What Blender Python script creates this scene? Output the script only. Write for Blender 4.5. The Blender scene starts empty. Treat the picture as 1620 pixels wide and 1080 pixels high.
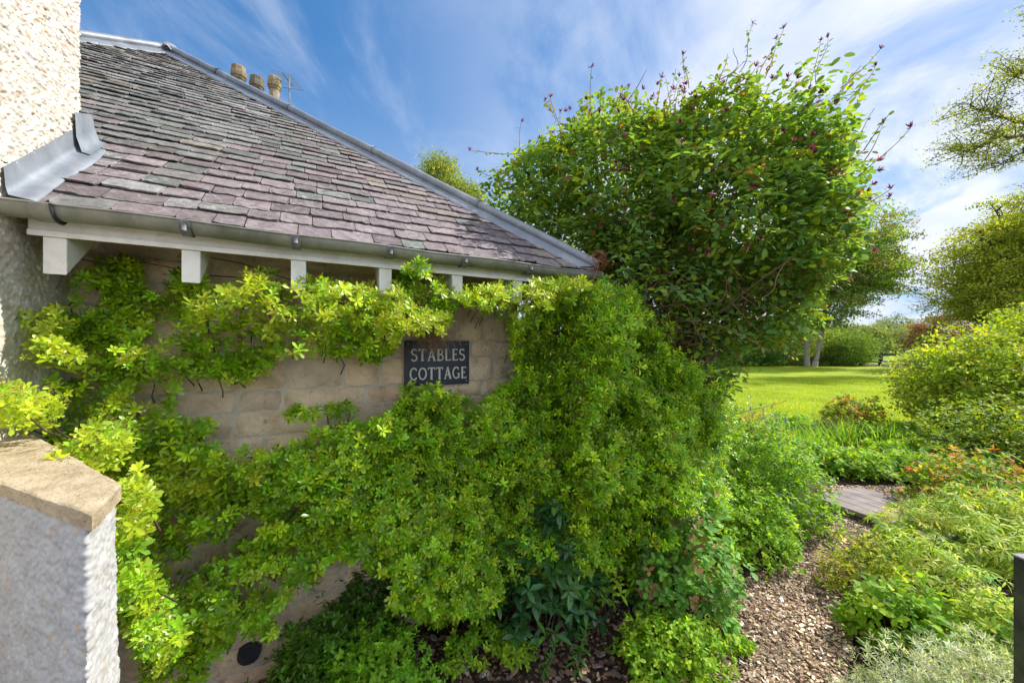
import bpy, math, random
import numpy as np
from mathutils import Vector
R = math.radians
rng = np.random.default_rng(7)
random.seed(7)
S = bpy.context.scene
COL = S.collection
EYE = 1.65
FPX = 587.0          # focal length in photo pixels (photo is 1620 wide)
HZ = 548.0
# ------------------------------------------------------------------ camera
cd = bpy.data.cameras.new('camera'); cam = bpy.data.objects.new('camera', cd); COL.objects.link(cam)
cam.location = (0, 0, EYE); cam.rotation_euler = (R(90), 0, 0)
cd.sensor_width = 36; cd.lens = FPX / 1620 * 36; cd.shift_y = (HZ - 540) / 1620
cd.clip_start = 0.05; cd.clip_end = 3000
S.camera = cam
# ------------------------------------------------------------------ sky and sun
SUN_EL, SUN_AZ = R(44), R(72)
w = bpy.data.worlds.new('World'); S.world = w; w.use_nodes = True
nt = w.node_tree; nd = nt.nodes; ln = nt.links
bg = nd['Background']; bg.inputs[1].default_value = 0.15
sky = nd.new('ShaderNodeTexSky'); sky.sky_type = 'NISHITA'; sky.sun_disc = False
sky.sun_elevation = SUN_EL; sky.sun_rotation = SUN_AZ; sky.air_density = 1.0; sky.dust_density = 0.4; sky.ozone_density = 4.0
tc = nd.new('ShaderNodeTexCoord')
sep = nd.new('ShaderNodeSeparateXYZ'); ln.new(tc.outputs['Generated'], sep.inputs[0])
def wm(op, a, b=None, c=None):
    n = nd.new('ShaderNodeMath'); n.operation = op
    for i, v in enumerate((a, b, c)):
        if v is None: continue
        if isinstance(v, (int, float)): n.inputs[i].default_value = v
        else: ln.new(v, n.inputs[i])
    return n.outputs[0]
zz = wm('ADD', wm('MAXIMUM', sep.outputs[2], 0.0), 0.22)
cx = wm('DIVIDE', sep.outputs[0], zz); cy = wm('DIVIDE', sep.outputs[1], zz)
cmb = nd.new('ShaderNodeCombineXYZ'); ln.new(cx, cmb.inputs[0]); ln.new(cy, cmb.inputs[1])
def wnoise(scale, loc, sc, rot, detail, rough, dist=0.0):
    mp = nd.new('ShaderNodeMapping'); ln.new(cmb.outputs[0], mp.inputs[0])
    mp.inputs['Location'].default_value = loc; mp.inputs['Scale'].default_value = sc; mp.inputs['Rotation'].default_value = (0, 0, rot)
    n = nd.new('ShaderNodeTexNoise'); ln.new(mp.outputs[0], n.inputs['Vector'])
    n.inputs['Scale'].default_value = scale; n.inputs['Detail'].default_value = detail
    n.inputs['Roughness'].default_value = rough; n.inputs['Distortion'].default_value = dist
    return n.outputs['Fac']
def wramp(f, a, b):
    m = nd.new('ShaderNodeMapRange'); m.interpolation_type = 'SMOOTHSTEP'
    ln.new(f, m.inputs[0]); m.inputs[1].default_value = a; m.inputs[2].default_value = b
    return m.outputs[0]
streak = wramp(wnoise(1.3, (0.4, 1.7, 0), (2.0, 0.8, 1), R(-10), 12, 0.62, 1.4), 0.42, 0.76)
fluff = wramp(wnoise(1.5, (3.1, 0.6, 0), (1.1, 1.0, 1), R(30), 12, 0.58, 0.5), 0.28, 0.56)
side = wramp(cx, -0.5, 1.1)
low = wramp(sep.outputs[2], 0.62, 0.10)
c1 = wm('MULTIPLY', streak, 0.24)
c2 = wm('MULTIPLY', fluff, wm('ADD', wm('MULTIPLY', side, 1.0), wm('MULTIPLY', low, 0.25)))
back = wramp(sep.outputs[1], 0.15, -0.45)  # unseen cloud behind the camera, added to lift the shaded surfaces
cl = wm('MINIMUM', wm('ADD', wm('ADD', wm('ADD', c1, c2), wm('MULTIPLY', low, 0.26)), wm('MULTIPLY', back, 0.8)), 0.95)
mx = nd.new('ShaderNodeMix'); mx.data_type = 'RGBA'
hs_ = nd.new('ShaderNodeHueSaturation'); hs_.inputs['Saturation'].default_value = 1.25; hs_.inputs['Value'].default_value = 0.80; ln.new(sky.outputs[0], hs_.inputs['Color'])
ln.new(cl, mx.inputs[0]); 
def vm(op, a, b):
    n = nd.new('ShaderNodeVectorMath'); n.operation = 'MULTIPLY' if op == 'SCALE2' else op
    for i, v in enumerate((a, b)):
        if isinstance(v, tuple): n.inputs[i].default_value = v
        else: ln.new(v, n.inputs[i])
    return n.outputs[0]
softsky = vm('DIVIDE', hs_.outputs[0], vm('ADD', (1, 1, 1), vm('DIVIDE', hs_.outputs[0], (1.6, 2.8, 5.0))))
ln.new(softsky, mx.inputs[6])
shade = wramp(wnoise(1.6, (0.2, 5.0, 0), (1, 1, 1), 0, 6, 0.55), 0.3, 0.7)
mc = nd.new('ShaderNodeMix'); mc.data_type = 'RGBA'; ln.new(shade, mc.inputs[0])
mc.inputs[6].default_value = (1.95, 2.2, 2.75, 1); mc.inputs[7].default_value = (2.85, 2.95, 3.2, 1)
gain = wm('ADD', 1.0, wm('MULTIPLY', back, 0.55))  # the added cloud behind the camera is brighter, for more fill light
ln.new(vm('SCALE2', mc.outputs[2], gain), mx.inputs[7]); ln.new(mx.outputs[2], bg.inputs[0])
sd = bpy.data.lights.new('sun', 'SUN'); so = bpy.data.objects.new('sun', sd); COL.objects.link(so)
sd.energy = 2.9; sd.angle = R(0.55); sd.color = (1.0, 0.95, 0.86)
sv = Vector((math.sin(SUN_AZ) * math.cos(SUN_EL), math.cos(SUN_AZ) * math.cos(SUN_EL), math.sin(SUN_EL)))
so.rotation_euler = sv.to_track_quat('Z', 'Y').to_euler(); so.location = (20, 12, 30)
S.view_settings.view_transform = 'Standard'; S.view_settings.look = 'None'
S.view_settings.exposure = 1.35; S.view_settings.gamma = 1
S.render.engine = 'CYCLES'
S.cycles.max_bounces = 8; S.cycles.transmission_bounces = 4; S.cycles.diffuse_bounces = 4

# ------------------------------------------------------------------ frames of reference
DU = np.array([0.8840, 0.4675, 0.0]); DW = np.array([-0.4675, 0.8840, 0.0])   # along the wall, into the wall
def W(u, w, z): return np.array([DU[0]*u + DW[0]*w, DU[1]*u + DW[1]*w, EYE + z])     # z relative to the eye
def Wn(u, w, z):
    u, w, z = np.broadcast_arrays(u, w, z)
    return np.stack([DU[0]*u + DW[0]*w, DU[1]*u + DW[1]*w, EYE + z], -1)
def toUW(P): return P[..., 0]*DU[0] + P[..., 1]*DU[1], P[..., 0]*DW[0] + P[..., 1]*DW[1], P[..., 2] - EYE
def PX(px, py, t): return np.array([(px-810)/FPX*t, t, EYE - (py-HZ)/FPX*t])
def GR(px, py, z=0.0):
    t = (EYE - z)*FPX/(py-HZ); return np.array([(px-810)/FPX*t, t, z])
def proj(P): return 810 + P[..., 0]/P[..., 1]*FPX, HZ - (P[..., 2]-EYE)/P[..., 1]*FPX
def inpoly(x, y, poly):
    ins = np.zeros(x.shape, bool); n = len(poly)
    for i in range(n):
        x0, y0 = poly[i]; x1, y1 = poly[(i+1) % n]
        c = ((y0 > y) != (y1 > y)) & (x < (x1-x0)*(y-y0)/((y1-y0) if y1 != y0 else 1e-9) + x0)
        ins ^= c
    return ins
def nrm(v): return v/np.maximum(np.linalg.norm(v, axis=-1, keepdims=True), 1e-9)
def hsh(i, j, k, s):
    h = (i*374761393 + j*668265263 + k*2147483647 + s*974634777) & 0xFFFFFFFF
    h = ((h ^ (h >> 13))*1274126177) & 0xFFFFFFFF
    return ((h ^ (h >> 16)) & 0xFFFF)/65535.0
def vnoise(P, sc=1.0, seed=0):
    P = np.asarray(P)*sc; f = np.floor(P).astype(np.int64); t = P-f; t = t*t*(3-2*t); r = 0
    for a in (0, 1):
        for b in (0, 1):
            for c in (0, 1):
                wgt = (t[..., 0] if a else 1-t[..., 0])*(t[..., 1] if b else 1-t[..., 1])*(t[..., 2] if c else 1-t[..., 2])
                r = r + wgt*hsh(f[..., 0]+a, f[..., 1]+b, f[..., 2]+c, seed)
    return r
def fbm(P, sc=1.0, seed=0, o=4):
    r = 0; a = .5
    for k in range(o): r = r + a*vnoise(P, sc*2**k, seed+k); a *= .5
    return r/(1-.5**o)
def cell(x, y, seed=0):
    fx = np.floor(x).astype(np.int64); fy = np.floor(y).astype(np.int64); d = np.full(x.shape, 9.0)
    for a in (-1, 0, 1):
        for b in (-1, 0, 1):
            px = fx+a+hsh(fx+a, fy+b, 0, seed); py = fy+b+hsh(fx+a, fy+b, 1, seed)
            d = np.minimum(d, np.hypot(px-x, py-y))
    return d

# ------------------------------------------------------------------ mesh building
class MB:
    def __init__(s): s.V = []; s.L = []; s.T = []; s.C = []; s.n = 0
    def raw(s, V, faces, col=(1, 1, 1)):
        V = np.asarray(V, float).reshape(-1, 3)
        c = np.asarray(col, float)
        if c.ndim == 1: c = np.tile(c[:3], (len(V), 1))
        s.V.append(V); s.C.append(c)
        s.L.append(np.concatenate([np.asarray(f, np.int64) for f in faces])+s.n)
        s.T.append(np.array([len(f) for f in faces])); s.n += len(V)
        return s
    def inst(s, VV, faces, col):          # VV (n,k,3), same faces for each
        n, k, _ = VV.shape
        if n == 0: return s
        fl = np.concatenate([np.asarray(f) for f in faces]); tt = np.array([len(f) for f in faces])
        s.L.append((fl[None]+(np.arange(n)*k)[:, None]).ravel()+s.n); s.T.append(np.tile(tt, n))
        s.V.append(VV.reshape(-1, 3)); c = np.asarray(col, float)
        if c.ndim == 1: c = np.tile(c, (n, 1))
        if c.ndim == 2: c = np.repeat(c, k, 0)
        s.C.append(c.reshape(-1, 3)); s.n += n*k
        return s
    def grid(s, P, col=(1, 1, 1)):        # P (a,b,3)
        a, b, _ = P.shape; i = np.arange(a*b).reshape(a, b)
        q = np.stack([i[:-1, :-1], i[1:, :-1], i[1:, 1:], i[:-1, 1:]], -1).reshape(-1, 4)
        c = np.asarray(col, float)
        if c.ndim == 1: c = np.tile(c, (a*b, 1))
        s.V.append(P.reshape(-1, 3)); s.C.append(c.reshape(-1, 3)); s.L.append(q.ravel()+s.n); s.T.append(np.full(len(q), 4)); s.n += a*b
        return s
    def box(s, o, a, b, c, col=(1, 1, 1)):   # corner o and three edge vectors
        o, a, b, c = map(np.asarray, (o, a, b, c))
        V = [o, o+a, o+a+b, o+b, o+c, o+a+c, o+a+b+c, o+b+c]
        return s.raw(V, [(0, 3, 2, 1), (4, 5, 6, 7), (0, 1, 5, 4), (1, 2, 6, 5), (2, 3, 7, 6), (3, 0, 4, 7)], col)
    def tube(s, pts, r, k=6, col=(1, 1, 1), cap=True):
        pts = np.asarray(pts, float); n = len(pts); r = np.broadcast_to(r, (n,))
        t = nrm(np.gradient(pts, axis=0)); ref = np.array([0, 0, 1.0]) if abs(t[0][2]) < .9 else np.array([1.0, 0, 0])
        a = nrm(np.cross(t, ref)); b = np.cross(t, a); an = np.arange(k)*2*math.pi/k
        V = pts[:, None]+r[:, None, None]*(a[:, None]*np.cos(an)[None, :, None]+b[:, None]*np.sin(an)[None, :, None])
        F = [(i*k+j, i*k+(j+1) % k, (i+1)*k+(j+1) % k, (i+1)*k+j) for i in range(n-1) for j in range(k)]
        if cap: F += [tuple(range(k)), tuple((n-1)*k+j for j in reversed(range(k)))]
        return s.raw(V, F, col)
    def build(s, name, mat, parent=None, smooth=False, bevel=0):
        me = bpy.data.meshes.new(name)
        V = np.concatenate(s.V); L = np.concatenate(s.L); T = np.concatenate(s.T); C = np.concatenate(s.C)
        me.vertices.add(len(V)); me.vertices.foreach_set('co', V.ravel().astype(np.float32))
        me.loops.add(len(L)); me.loops.foreach_set('vertex_index', L.astype(np.int32))
        me.polygons.add(len(T)); me.polygons.foreach_set('loop_start', np.concatenate([[0], np.cumsum(T)[:-1]]).astype(np.int32))
        me.polygons.foreach_set('use_smooth', np.full(len(T), smooth))
        at = me.color_attributes.new('Col', 'FLOAT_COLOR', 'POINT')
        at.data.foreach_set('color', np.concatenate([C, np.ones((len(C), 1))], 1).ravel().astype(np.float32))
        me.update(calc_edges=True)
        me.materials.append(mat)
        o = bpy.data.objects.new(name, me); COL.objects.link(o)
        if parent is not None: o.parent = parent
        if bevel:
            m = o.modifiers.new('bevel', 'BEVEL'); m.width = bevel; m.segments = 2; m.limit_method = 'ANGLE'
        return o
def tag(o, label=None, cat=None, group=None, kind=None):
    if label: o['label'] = label
    if cat: o['category'] = cat
    if group: o['group'] = group
    if kind: o['kind'] = kind
    return o
def thing(name, label, cat, loc=(0, 0, 0), group=None):
    # parts are built in world coordinates: the empty carries an inverse offset for its children
    o = bpy.data.objects.new(name, None); COL.objects.link(o); o.location = tuple(float(v) for v in loc)
    o.empty_display_size = .1
    return tag(o, label, cat, group)
THINGS = []
def part(mb, name, mat, parent, **k):
    o = mb.build(name, mat, parent, **k)
    p = parent; off = Vector((0, 0, 0))
    while p is not None: off += Vector(p.location); p = p.parent
    if parent.type == 'MESH': o.location = (0, 0, 0)
    else: o.location = -off
    return o

# ------------------------------------------------------------------ materials
def newmat(name):
    m = bpy.data.materials.new(name); m.use_nodes = True; t = m.node_tree
    return m, t, t.nodes, t.links, t.nodes['Principled BSDF']
def leafmat(name, transl=.42, rough=.42, spec=.5, warm=(1.9, 1.7, .55)):
    m, t, n, l, p = newmat(name)
    a = n.new('ShaderNodeAttribute'); a.attribute_name = 'Col'
    l.new(a.outputs['Color'], p.inputs['Base Color']); p.inputs['Roughness'].default_value = rough
    p.inputs['Specular IOR Level'].default_value = spec
    mu = n.new('ShaderNodeMix'); mu.data_type = 'RGBA'; mu.blend_type = 'MULTIPLY'; mu.inputs[0].default_value = 1
    l.new(a.outputs['Color'], mu.inputs[6]); mu.inputs[7].default_value = (*warm, 1)
    tr = n.new('ShaderNodeBsdfTranslucent'); l.new(mu.outputs[2], tr.inputs[0])
    ms = n.new('ShaderNodeMixShader'); ms.inputs[0].default_value = transl
    l.new(p.outputs[0], ms.inputs[1]); l.new(tr.outputs[0], ms.inputs[2]); l.new(ms.outputs[0], n['Material Output'].inputs[0])
    return m
def nz(n, l, sc, detail=6, rough=.6, dist=0, vec=None):
    x = n.new('ShaderNodeTexNoise'); x.inputs['Scale'].default_value = sc; x.inputs['Detail'].default_value = detail
    x.inputs['Roughness'].default_value = rough; x.inputs['Distortion'].default_value = dist
    if vec: l.new(vec, x.inputs['Vector'])
    return x.outputs['Fac']
def ramp(n, l, f, stops):
    r = n.new('ShaderNodeValToRGB'); e = r.color_ramp.elements
    e[0].position = stops[0][0]; e[0].color = (*stops[0][1], 1); e[1].position = stops[-1][0]; e[1].color = (*stops[-1][1], 1)
    for p, c in stops[1:-1]: q = e.new(p); q.color = (*c, 1)
    l.new(f, r.inputs[0]); return r.outputs[0]
def mixc(n, l, f, a, b, mode='MIX'):
    m = n.new('ShaderNodeMix'); m.data_type = 'RGBA'; m.blend_type = mode
    for i, v in ((0, f), (6, a), (7, b)):
        if isinstance(v, (int, float)): m.inputs[i].default_value = v
        elif isinstance(v, tuple): m.inputs[i].default_value = (*v, 1)
        else: l.new(v, m.inputs[i])
    return m.outputs[2]
def bump(n, l, p, f, s, d):
    b = n.new('ShaderNodeBump'); b.inputs['Strength'].default_value = s; b.inputs['Distance'].default_value = d
    l.new(f, b.inputs['Height']); l.new(b.outputs[0], p.inputs['Normal'])
def surf(name, stops, sc, rough=.8, attr=False, bs=.4, bd=.01, sc2=None, spec=.3, metal=0, detail=8, blotch=None):
    m, t, n, l, p = newmat(name)
    g = n.new('ShaderNodeTexCoord').outputs['Object']
    f = nz(n, l, sc, detail, .65, .3, g)
    c = ramp(n, l, f, stops)
    if attr:
        a = n.new('ShaderNodeAttribute'); a.attribute_name = 'Col'; c = mixc(n, l, 1.0, c, a.outputs['Color'], 'MULTIPLY')
    if blotch:
        bc, bsc, lo, hi = blotch
        q = n.new('ShaderNodeMapRange'); l.new(nz(n, l, bsc, 8, .7, .6, g), q.inputs[0]); q.inputs[1].default_value = lo; q.inputs[2].default_value = hi
        c = mixc(n, l, q.outputs[0], c, bc)
    l.new(c, p.inputs['Base Color']); p.inputs['Roughness'].default_value = rough; p.inputs['Metallic'].default_value = metal
    p.inputs['Specular IOR Level'].default_value = spec
    bump(n, l, p, nz(n, l, sc2 or sc*6, 6, .65, 0, g), bs, bd)
    return m
M = {}
M['leaf'] = leafmat('glossy_leaf', .34, .36, .5)
M['leaf_soft'] = leafmat('soft_leaf', .42, .58, .28)
M['leaf_far'] = leafmat('distant_leaf', .45, .65, .2)
M['petal'] = leafmat('petal', .35, .6, .2, (1.2, 1.0, 1.0))
m, t, n, l, p = newmat('roof_slate'); g = n.new('ShaderNodeTexCoord').outputs['Object']
at_ = n.new('ShaderNodeAttribute'); at_.attribute_name = 'Col'
c = mixc(n, l, 1.0, ramp(n, l, nz(n, l, 22, 9, .72, .5, g), [(.3, (.50, .50, .50)), (.5, (1, 1, 1)), (.72, (1.5, 1.48, 1.42))]), at_.outputs['Color'], 'MULTIPLY')
def mrange(f, lo, hi):
    q = n.new('ShaderNodeMapRange'); l.new(f, q.inputs[0]); q.inputs[1].default_value = lo; q.inputs[2].default_value = hi; return q.outputs[0]
patch = mrange(nz(n, l, 1.1, 4, .6, .3, g), .42, .62); fine_ = mrange(nz(n, l, 26, 10, .75, .9, g), .54, .66)
mm = n.new('ShaderNodeMath'); mm.operation = 'MULTIPLY'; l.new(patch, mm.inputs[0]); l.new(fine_, mm.inputs[1])
c = mixc(n, l, mm.outputs[0], c, (.46, .46, .46))
c = mixc(n, l, mrange(nz(n, l, 60, 6, .7, 0, g), .66, .72), c, (.40, .36, .24))
l.new(c, p.inputs['Base Color']); p.inputs['Roughness'].default_value = .8; p.inputs['Specular IOR Level'].default_value = .3
bump(n, l, p, nz(n, l, 45, 9, .75, .4, g), .9, .008); M['slate'] = m
M['stone'] = surf('sandstone', [(.25, (.60, .52, .47)), (.5, (1, .95, .90)), (.75, (1.25, 1.22, 1.18))], 7, .9, True, 1.0, .016, 38, blotch=((.20, .145, .11), 11, .57, .72))
M['mortar'] = surf('lime_mortar', [(.3, (.42, .37, .30)), (.7, (.62, .55, .46))], 20, .95, False, .6, .006, 90)
M['roughcast'] = surf('cream_roughcast', [(.3, (.8, .76, .7)), (.7, (1.05, 1.03, 1.0))], 14, .9, True, .5, .003, 160)
M['coping'] = surf('coping_stone', [(.3, (.30, .235, .145)), (.5, (.45, .365, .24)), (.75, (.58, .49, .35))], 14, .9, False, 1.0, .010, 70, blotch=((.10, .08, .055), 75, .60, .68))
M['lead'] = surf('weathered_lead', [(.3, (.15, .17, .20)), (.6, (.25, .275, .31)), (.8, (.42, .45, .48))], 6, .55, False, .25, .006, 20, .5, .3)
M['zinc'] = surf('grey_gutter_metal', [(.3, (.10, .115, .075)), (.5, (.21, .215, .18)), (.75, (.36, .35, .32))], 5, .6, False, .3, .003, 40, .4, .2)
M['strap'] = surf('dark_lead_strap', [(.3, (.10, .105, .115)), (.7, (.22, .225, .235))], 30, .6, False, .3, .003, 60)
M['white_paint'] = surf('white_gloss_paint', [(.3, (.58, .57, .52)), (.5, (.74, .74, .71)), (.75, (.80, .80, .78))], 9, .5, False, .25, .003, 50, .4, 0, blotch=((.40, .36, .28), 16, .63, .80))
M['black_iron'] = surf('black_iron', [(.3, (.025, .027, .035)), (.7, (.06, .06, .075))], 20, .5, False, .2, .002)
M['board'] = surf('slate_sign_board', [(.3, (.006, .009, .020)), (.6, (.014, .020, .036)), (.8, (.035, .045, .06))], 8, .42, False, .15, .002, 40, .5)
M['letter'] = surf('letter_paint', [(.3, (.50, .50, .46)), (.7, (.72, .72, .68))], 60, .6, False, .2, .001)
M['bark'] = surf('bark', [(.3, (.05, .035, .025)), (.7, (.16, .12, .09))], 12, .9, False, .8, .01, 60)
M['bark_pale'] = surf('pale_bark', [(.3, (.14, .13, .10)), (.7, (.30, .28, .23))], 3, .9, False, .8, .03, 14)
M['twig'] = surf('dry_twig', [(.3, (.12, .07, .04)), (.7, (.30, .19, .11))], 25, .9)
M['pot'] = surf('clay_chimney_pot', [(.3, (.11, .09, .06)), (.5, (.26, .21, .14)), (.75, (.38, .33, .25))], 4, .85, True, .4, .01, 30)
M['wood_old'] = surf('weathered_timber', [(.3, (.16, .14, .125)), (.7, (.34, .30, .28))], 5, .8, True, .5, .004, 60)
M['wood_dark'] = surf('dark_timber', [(.3, (.025, .022, .018)), (.6, (.06, .05, .04)), (.8, (.10, .11, .05))], 6, .8, False, .6, .006, 40)
M['mossy'] = surf('mossy_timber', [(.3, (.035, .038, .028)), (.5, (.075, .08, .05)), (.7, (.13, .15, .05)), (.85, (.20, .20, .16))], 9, .85, False, .9, .006, 50)
M['brick'] = surf('brown_brickwork', [(.3, (.16, .09, .06)), (.7, (.28, .17, .12))], 2, .9)
M['chip'] = surf('bark_chips', [(.3, (.8, .8, .8)), (.7, (1.15, 1.12, 1.1))], 30, .85, True, .4, .002, 200)
M['soil'] = surf('dark_soil', [(.3, (.030, .019, .012)), (.5, (.065, .042, .028)), (.75, (.12, .08, .055))], 6, .95, False, 1.0, .03, 30)
M['pathbed'] = surf('path_bed', [(.3, (.13, .085, .055)), (.7, (.34, .24, .16))], 30, .95, False, 1.0, .02, 60)
M['pebble'] = surf('pebble', [(.3, (.6, .6, .6)), (.7, (1, 1, 1))], 20, .8, True)
m, t, n, l, p = newmat('lawn_grass'); g = n.new('ShaderNodeTexCoord').outputs['Object']
a1 = ramp(n, l, nz(n, l, .55, 6, .6, .4, g), [(.3, (.20, .29, .012)), (.5, (.27, .35, .012)), (.7, (.36, .41, .020))])
a2 = ramp(n, l, nz(n, l, 26, 6, .8, 0, g), [(.3, (.55, .62, .5)), (.7, (1.25, 1.2, 1.1))])
l.new(mixc(n, l, 1.0, a1, a2, 'MULTIPLY'), p.inputs['Base Color']); p.inputs['Roughness'].default_value = .85
p.inputs['Specular IOR Level'].default_value = .15
bump(n, l, p, nz(n, l, 40, 6, .8, 0, g), .9, .03); M['lawn'] = m
M['field'] = surf('meadow', [(.3, (.12, .20, .02)), (.7, (.24, .32, .04))], .06, .9, False, .8, .2, 3)

# ------------------------------------------------------------------ leaves
T8 = np.array([[0, 0, 0], [.36, -.5, .10], [.36, 0, 0], [.36, .5, .10], [.72, -.42, .07], [.72, 0, 0], [.72, .42, .07], [1, 0, 0]])
F8 = [(0, 2, 1), (0, 3, 2), (1, 2, 5, 4), (2, 3, 6, 5), (4, 5, 7), (5, 6, 7)]
T4 = np.array([[0, 0, 0], [.45, -.5, .06], [1, 0, 0], [.45, .5, .06]]); F4 = [(0, 3, 2, 1)]
TR = np.array([[0, 0, 0], [.2, -.38, .05], [.55, -.5, .08], [.88, -.3, .02], [1, 0, -.03], [.88, .3, .02], [.55, .5, .08], [.2, .38, .05], [.5, 0, 0]])
FR = [(0, 8, 2, 1), (8, 4, 3, 2), (0, 7, 6, 8), (8, 6, 5, 4)]
TO = np.array([[0, 0, 0], [.40, -.34, .06], [.40, 0, 0], [.40, .34, .06], [.78, -.5, .08], [.78, 0, 0], [.78, .5, .08], [1, 0, -.02]])
def tmpl(kind):
    return {'obov': (TO, F8), 'ovate': (T8, F8), 'far': (T4, F4), 'round': (TR, FR)}[kind]
def leaves(mb, P, A, N, L, wd, col, kind='ovate', droop=.15):
    T, F = tmpl(kind); A = nrm(A); Sd = nrm(np.cross(A, N)); N = np.cross(Sd, A)
    L = np.broadcast_to(L, (len(P),)); wd = np.broadcast_to(wd, (len(P),))
    hh = T[None, :, 2]*wd[:, None] - droop*T[None, :, 0]**2
    V = P[:, None]+L[:, None, None]*(T[None, :, 0, None]*A[:, None]+(T[None, :, 1]*wd[:, None])[..., None]*Sd[:, None]+hh[..., None]*N[:, None])
    mb.inst(V, F, col)
def rv(n, s=1.0): return nrm(rng.normal(size=(n, 3)))*s
def pick(cols, n, jit=.18):
    cols = np.asarray(cols, float); wts = cols[:, 3]/cols[:, 3].sum()
    c = cols[rng.choice(len(cols), n, p=wts), :3]
    return np.clip(c*np.exp(rng.normal(0, jit, (n, 1)))*np.exp(rng.normal(0, .05, (n, 3))), 0.002, .9)
def rosettes(mb, P, A, K, L, wd, cols, tilt=(.15, .9), kind='ovate', droop=.2):
    """K leaves round each axis A"""
    n = len(P); A = nrm(A); ref = nrm(rng.normal(size=(n, 3))); a = nrm(np.cross(A, ref)); b = np.cross(A, a)
    ph = rng.uniform(0, 6.28, n)
    for k in range(K):
        an = ph+k*2.399+rng.normal(0, .15, n); rad = a*np.cos(an)[:, None]+b*np.sin(an)[:, None]
        ti = (tilt[0]+(tilt[1]-tilt[0])*k/max(K-1, 1))+rng.normal(0, .14, n)
        ax = rad*np.cos(ti)[:, None]+A*np.sin(ti)[:, None]
        no = A*np.cos(ti)[:, None]-rad*np.sin(ti)[:, None]
        base = P+A*(k/K*.012)
        leaves(mb, base, ax, no, L*rng.uniform(.65, 1.12, n)*(1-.25*k/K), wd, np.clip(cols*rng.uniform(.8, 1.2, (n, 1)), .002, .9), kind, droop)
def specks(mb, P, N, rad, size, col):
    """N little buds round each P"""
    n = len(P); Q = (P[:, None]+rng.normal(size=(n, N, 3))*rad).reshape(-1, 3)
    c = np.repeat(col, N, 0)*rng.uniform(.7, 1.3, (n*N, 1))
    O = np.array([[1, 0, 0], [-1, 0, 0], [0, 1, 0], [0, -1, 0], [0, 0, 1], [0, 0, -1.]])
    V = Q[:, None]+O[None]*size*rng.uniform(.6, 1.2, (len(Q), 1, 1))
    mb.inst(V, [(0, 2, 4), (2, 1, 4), (1, 3, 4), (3, 0, 4), (2, 0, 5), (1, 2, 5), (3, 1, 5), (0, 3, 5)], c)
def curve(a, b, n=7, bend=.12, up=0.0):
    a = np.asarray(a, float); b = np.asarray(b, float); d = np.linalg.norm(b-a); t = np.linspace(0, 1, n)[:, None]
    o = rng.normal(size=3)*bend*d; o2 = rng.normal(size=3)*bend*d*.5; o[2] += up*d
    return a+(b-a)*t+o*(t*(1-t)*2)+o2*np.sin(t*6.28)*.5
def in_ell(E, n, shell=.55):
    """random points in a union of ellipsoids, biased outward; returns points and outward normals"""
    E = np.asarray(E, float); vol = E[:, 3]*E[:, 4]*E[:, 5]; k = rng.choice(len(E), n, p=vol/vol.sum())
    d = rv(n); r = shell+(1-shell)*rng.random(n)**.7
    P = E[k, :3]+d*E[k, 3:6]*r[:, None]
    N = nrm(d/E[k, 3:6])
    # drop points deep inside another ellipsoid
    q = np.min(np.linalg.norm((P[:, None]-E[None, :, :3])/E[None, :, 3:6], axis=2)+np.where(np.arange(len(E))[None] == k[:, None], 9, 0), 1)
    keep = q > shell*.9
    return P[keep], N[keep]

# ================================================================== GROUND
mb = MB(); xs = np.concatenate([[-900, -300, -80], np.linspace(-20, 40, 121), [80, 300, 900]]); ys = np.concatenate([[-60, -10], np.linspace(-3, 33, 100), [60, 120, 300, 1200]])
X, Y = np.meshgrid(xs, ys, indexing='ij'); Z = np.zeros_like(X)
mb.grid(np.stack([X, Y, Z-.02], -1)); tag(mb.build('ground', M['soil']), kind='structure')
def sheet(poly, z, name, mat):
    V = [(p[0], p[1], z) for p in poly]; mb = MB().raw(V, [tuple(range(len(V)))]); return tag(mb.build(name, mat), kind='structure')
PATH = [GR(1070, 1600), GR(1085, 1200), GR(1100, 1080), GR(1105, 990), GR(1145, 930), GR(1225, 900), GR(1255, 860), GR(1285, 820), GR(1295, 770), GR(1440, 770),
        GR(1400, 822), GR(1372, 850), GR(1335, 880), GR(1328, 930), GR(1345, 980), GR(1350, 1030), GR(1335, 1080), GR(1330, 1200), GR(1330, 1600)]
sheet(PATH, 0.004, 'path', M['pathbed'])
LAWN = [(-6, 9.5), (1.5, 8.6), (4, 8.0), (7.5, 7.7), (10.6, 7.5), (9.5, 3.0), (8.5, -3), (30, -3), (30, 31.5), (6, 31.5), (-6, 30)]
sheet(LAWN, 0.004, 'lawn', M['lawn'])
sheet([(-600, 33.5), (600, 33.5), (600, 900), (-600, 900)], 0.004, 'field', M['field'])
# low far hills
mb = MB(); xs = np.linspace(-700, 900, 60); P = []
for k, (yy, hh) in enumerate(((420, 0), (520, 1), (640, 0))):
    P.append([(x, yy, hh*(9+10*vnoise(np.array([x, 0, 0]), .006, 3))-1) for x in xs])
tag(MB().grid(np.array(P)).build('hills', M['field'], smooth=True), kind='structure')

# ================================================================== COTTAGE
GW = 1.85; WZ = 2.2; PITCH = math.tan(R(39.5)); EZ = .48; CU = 1.562; HALF = 2.79; AW = GW+HALF; AU = CU-HALF; AZ = EZ+HALF*PITCH
cot = thing('stone_cottage', 'low sandstone cottage with purple slate hipped roof and white rafter ends', 'cottage', W(AU, AW, -EYE))
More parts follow.
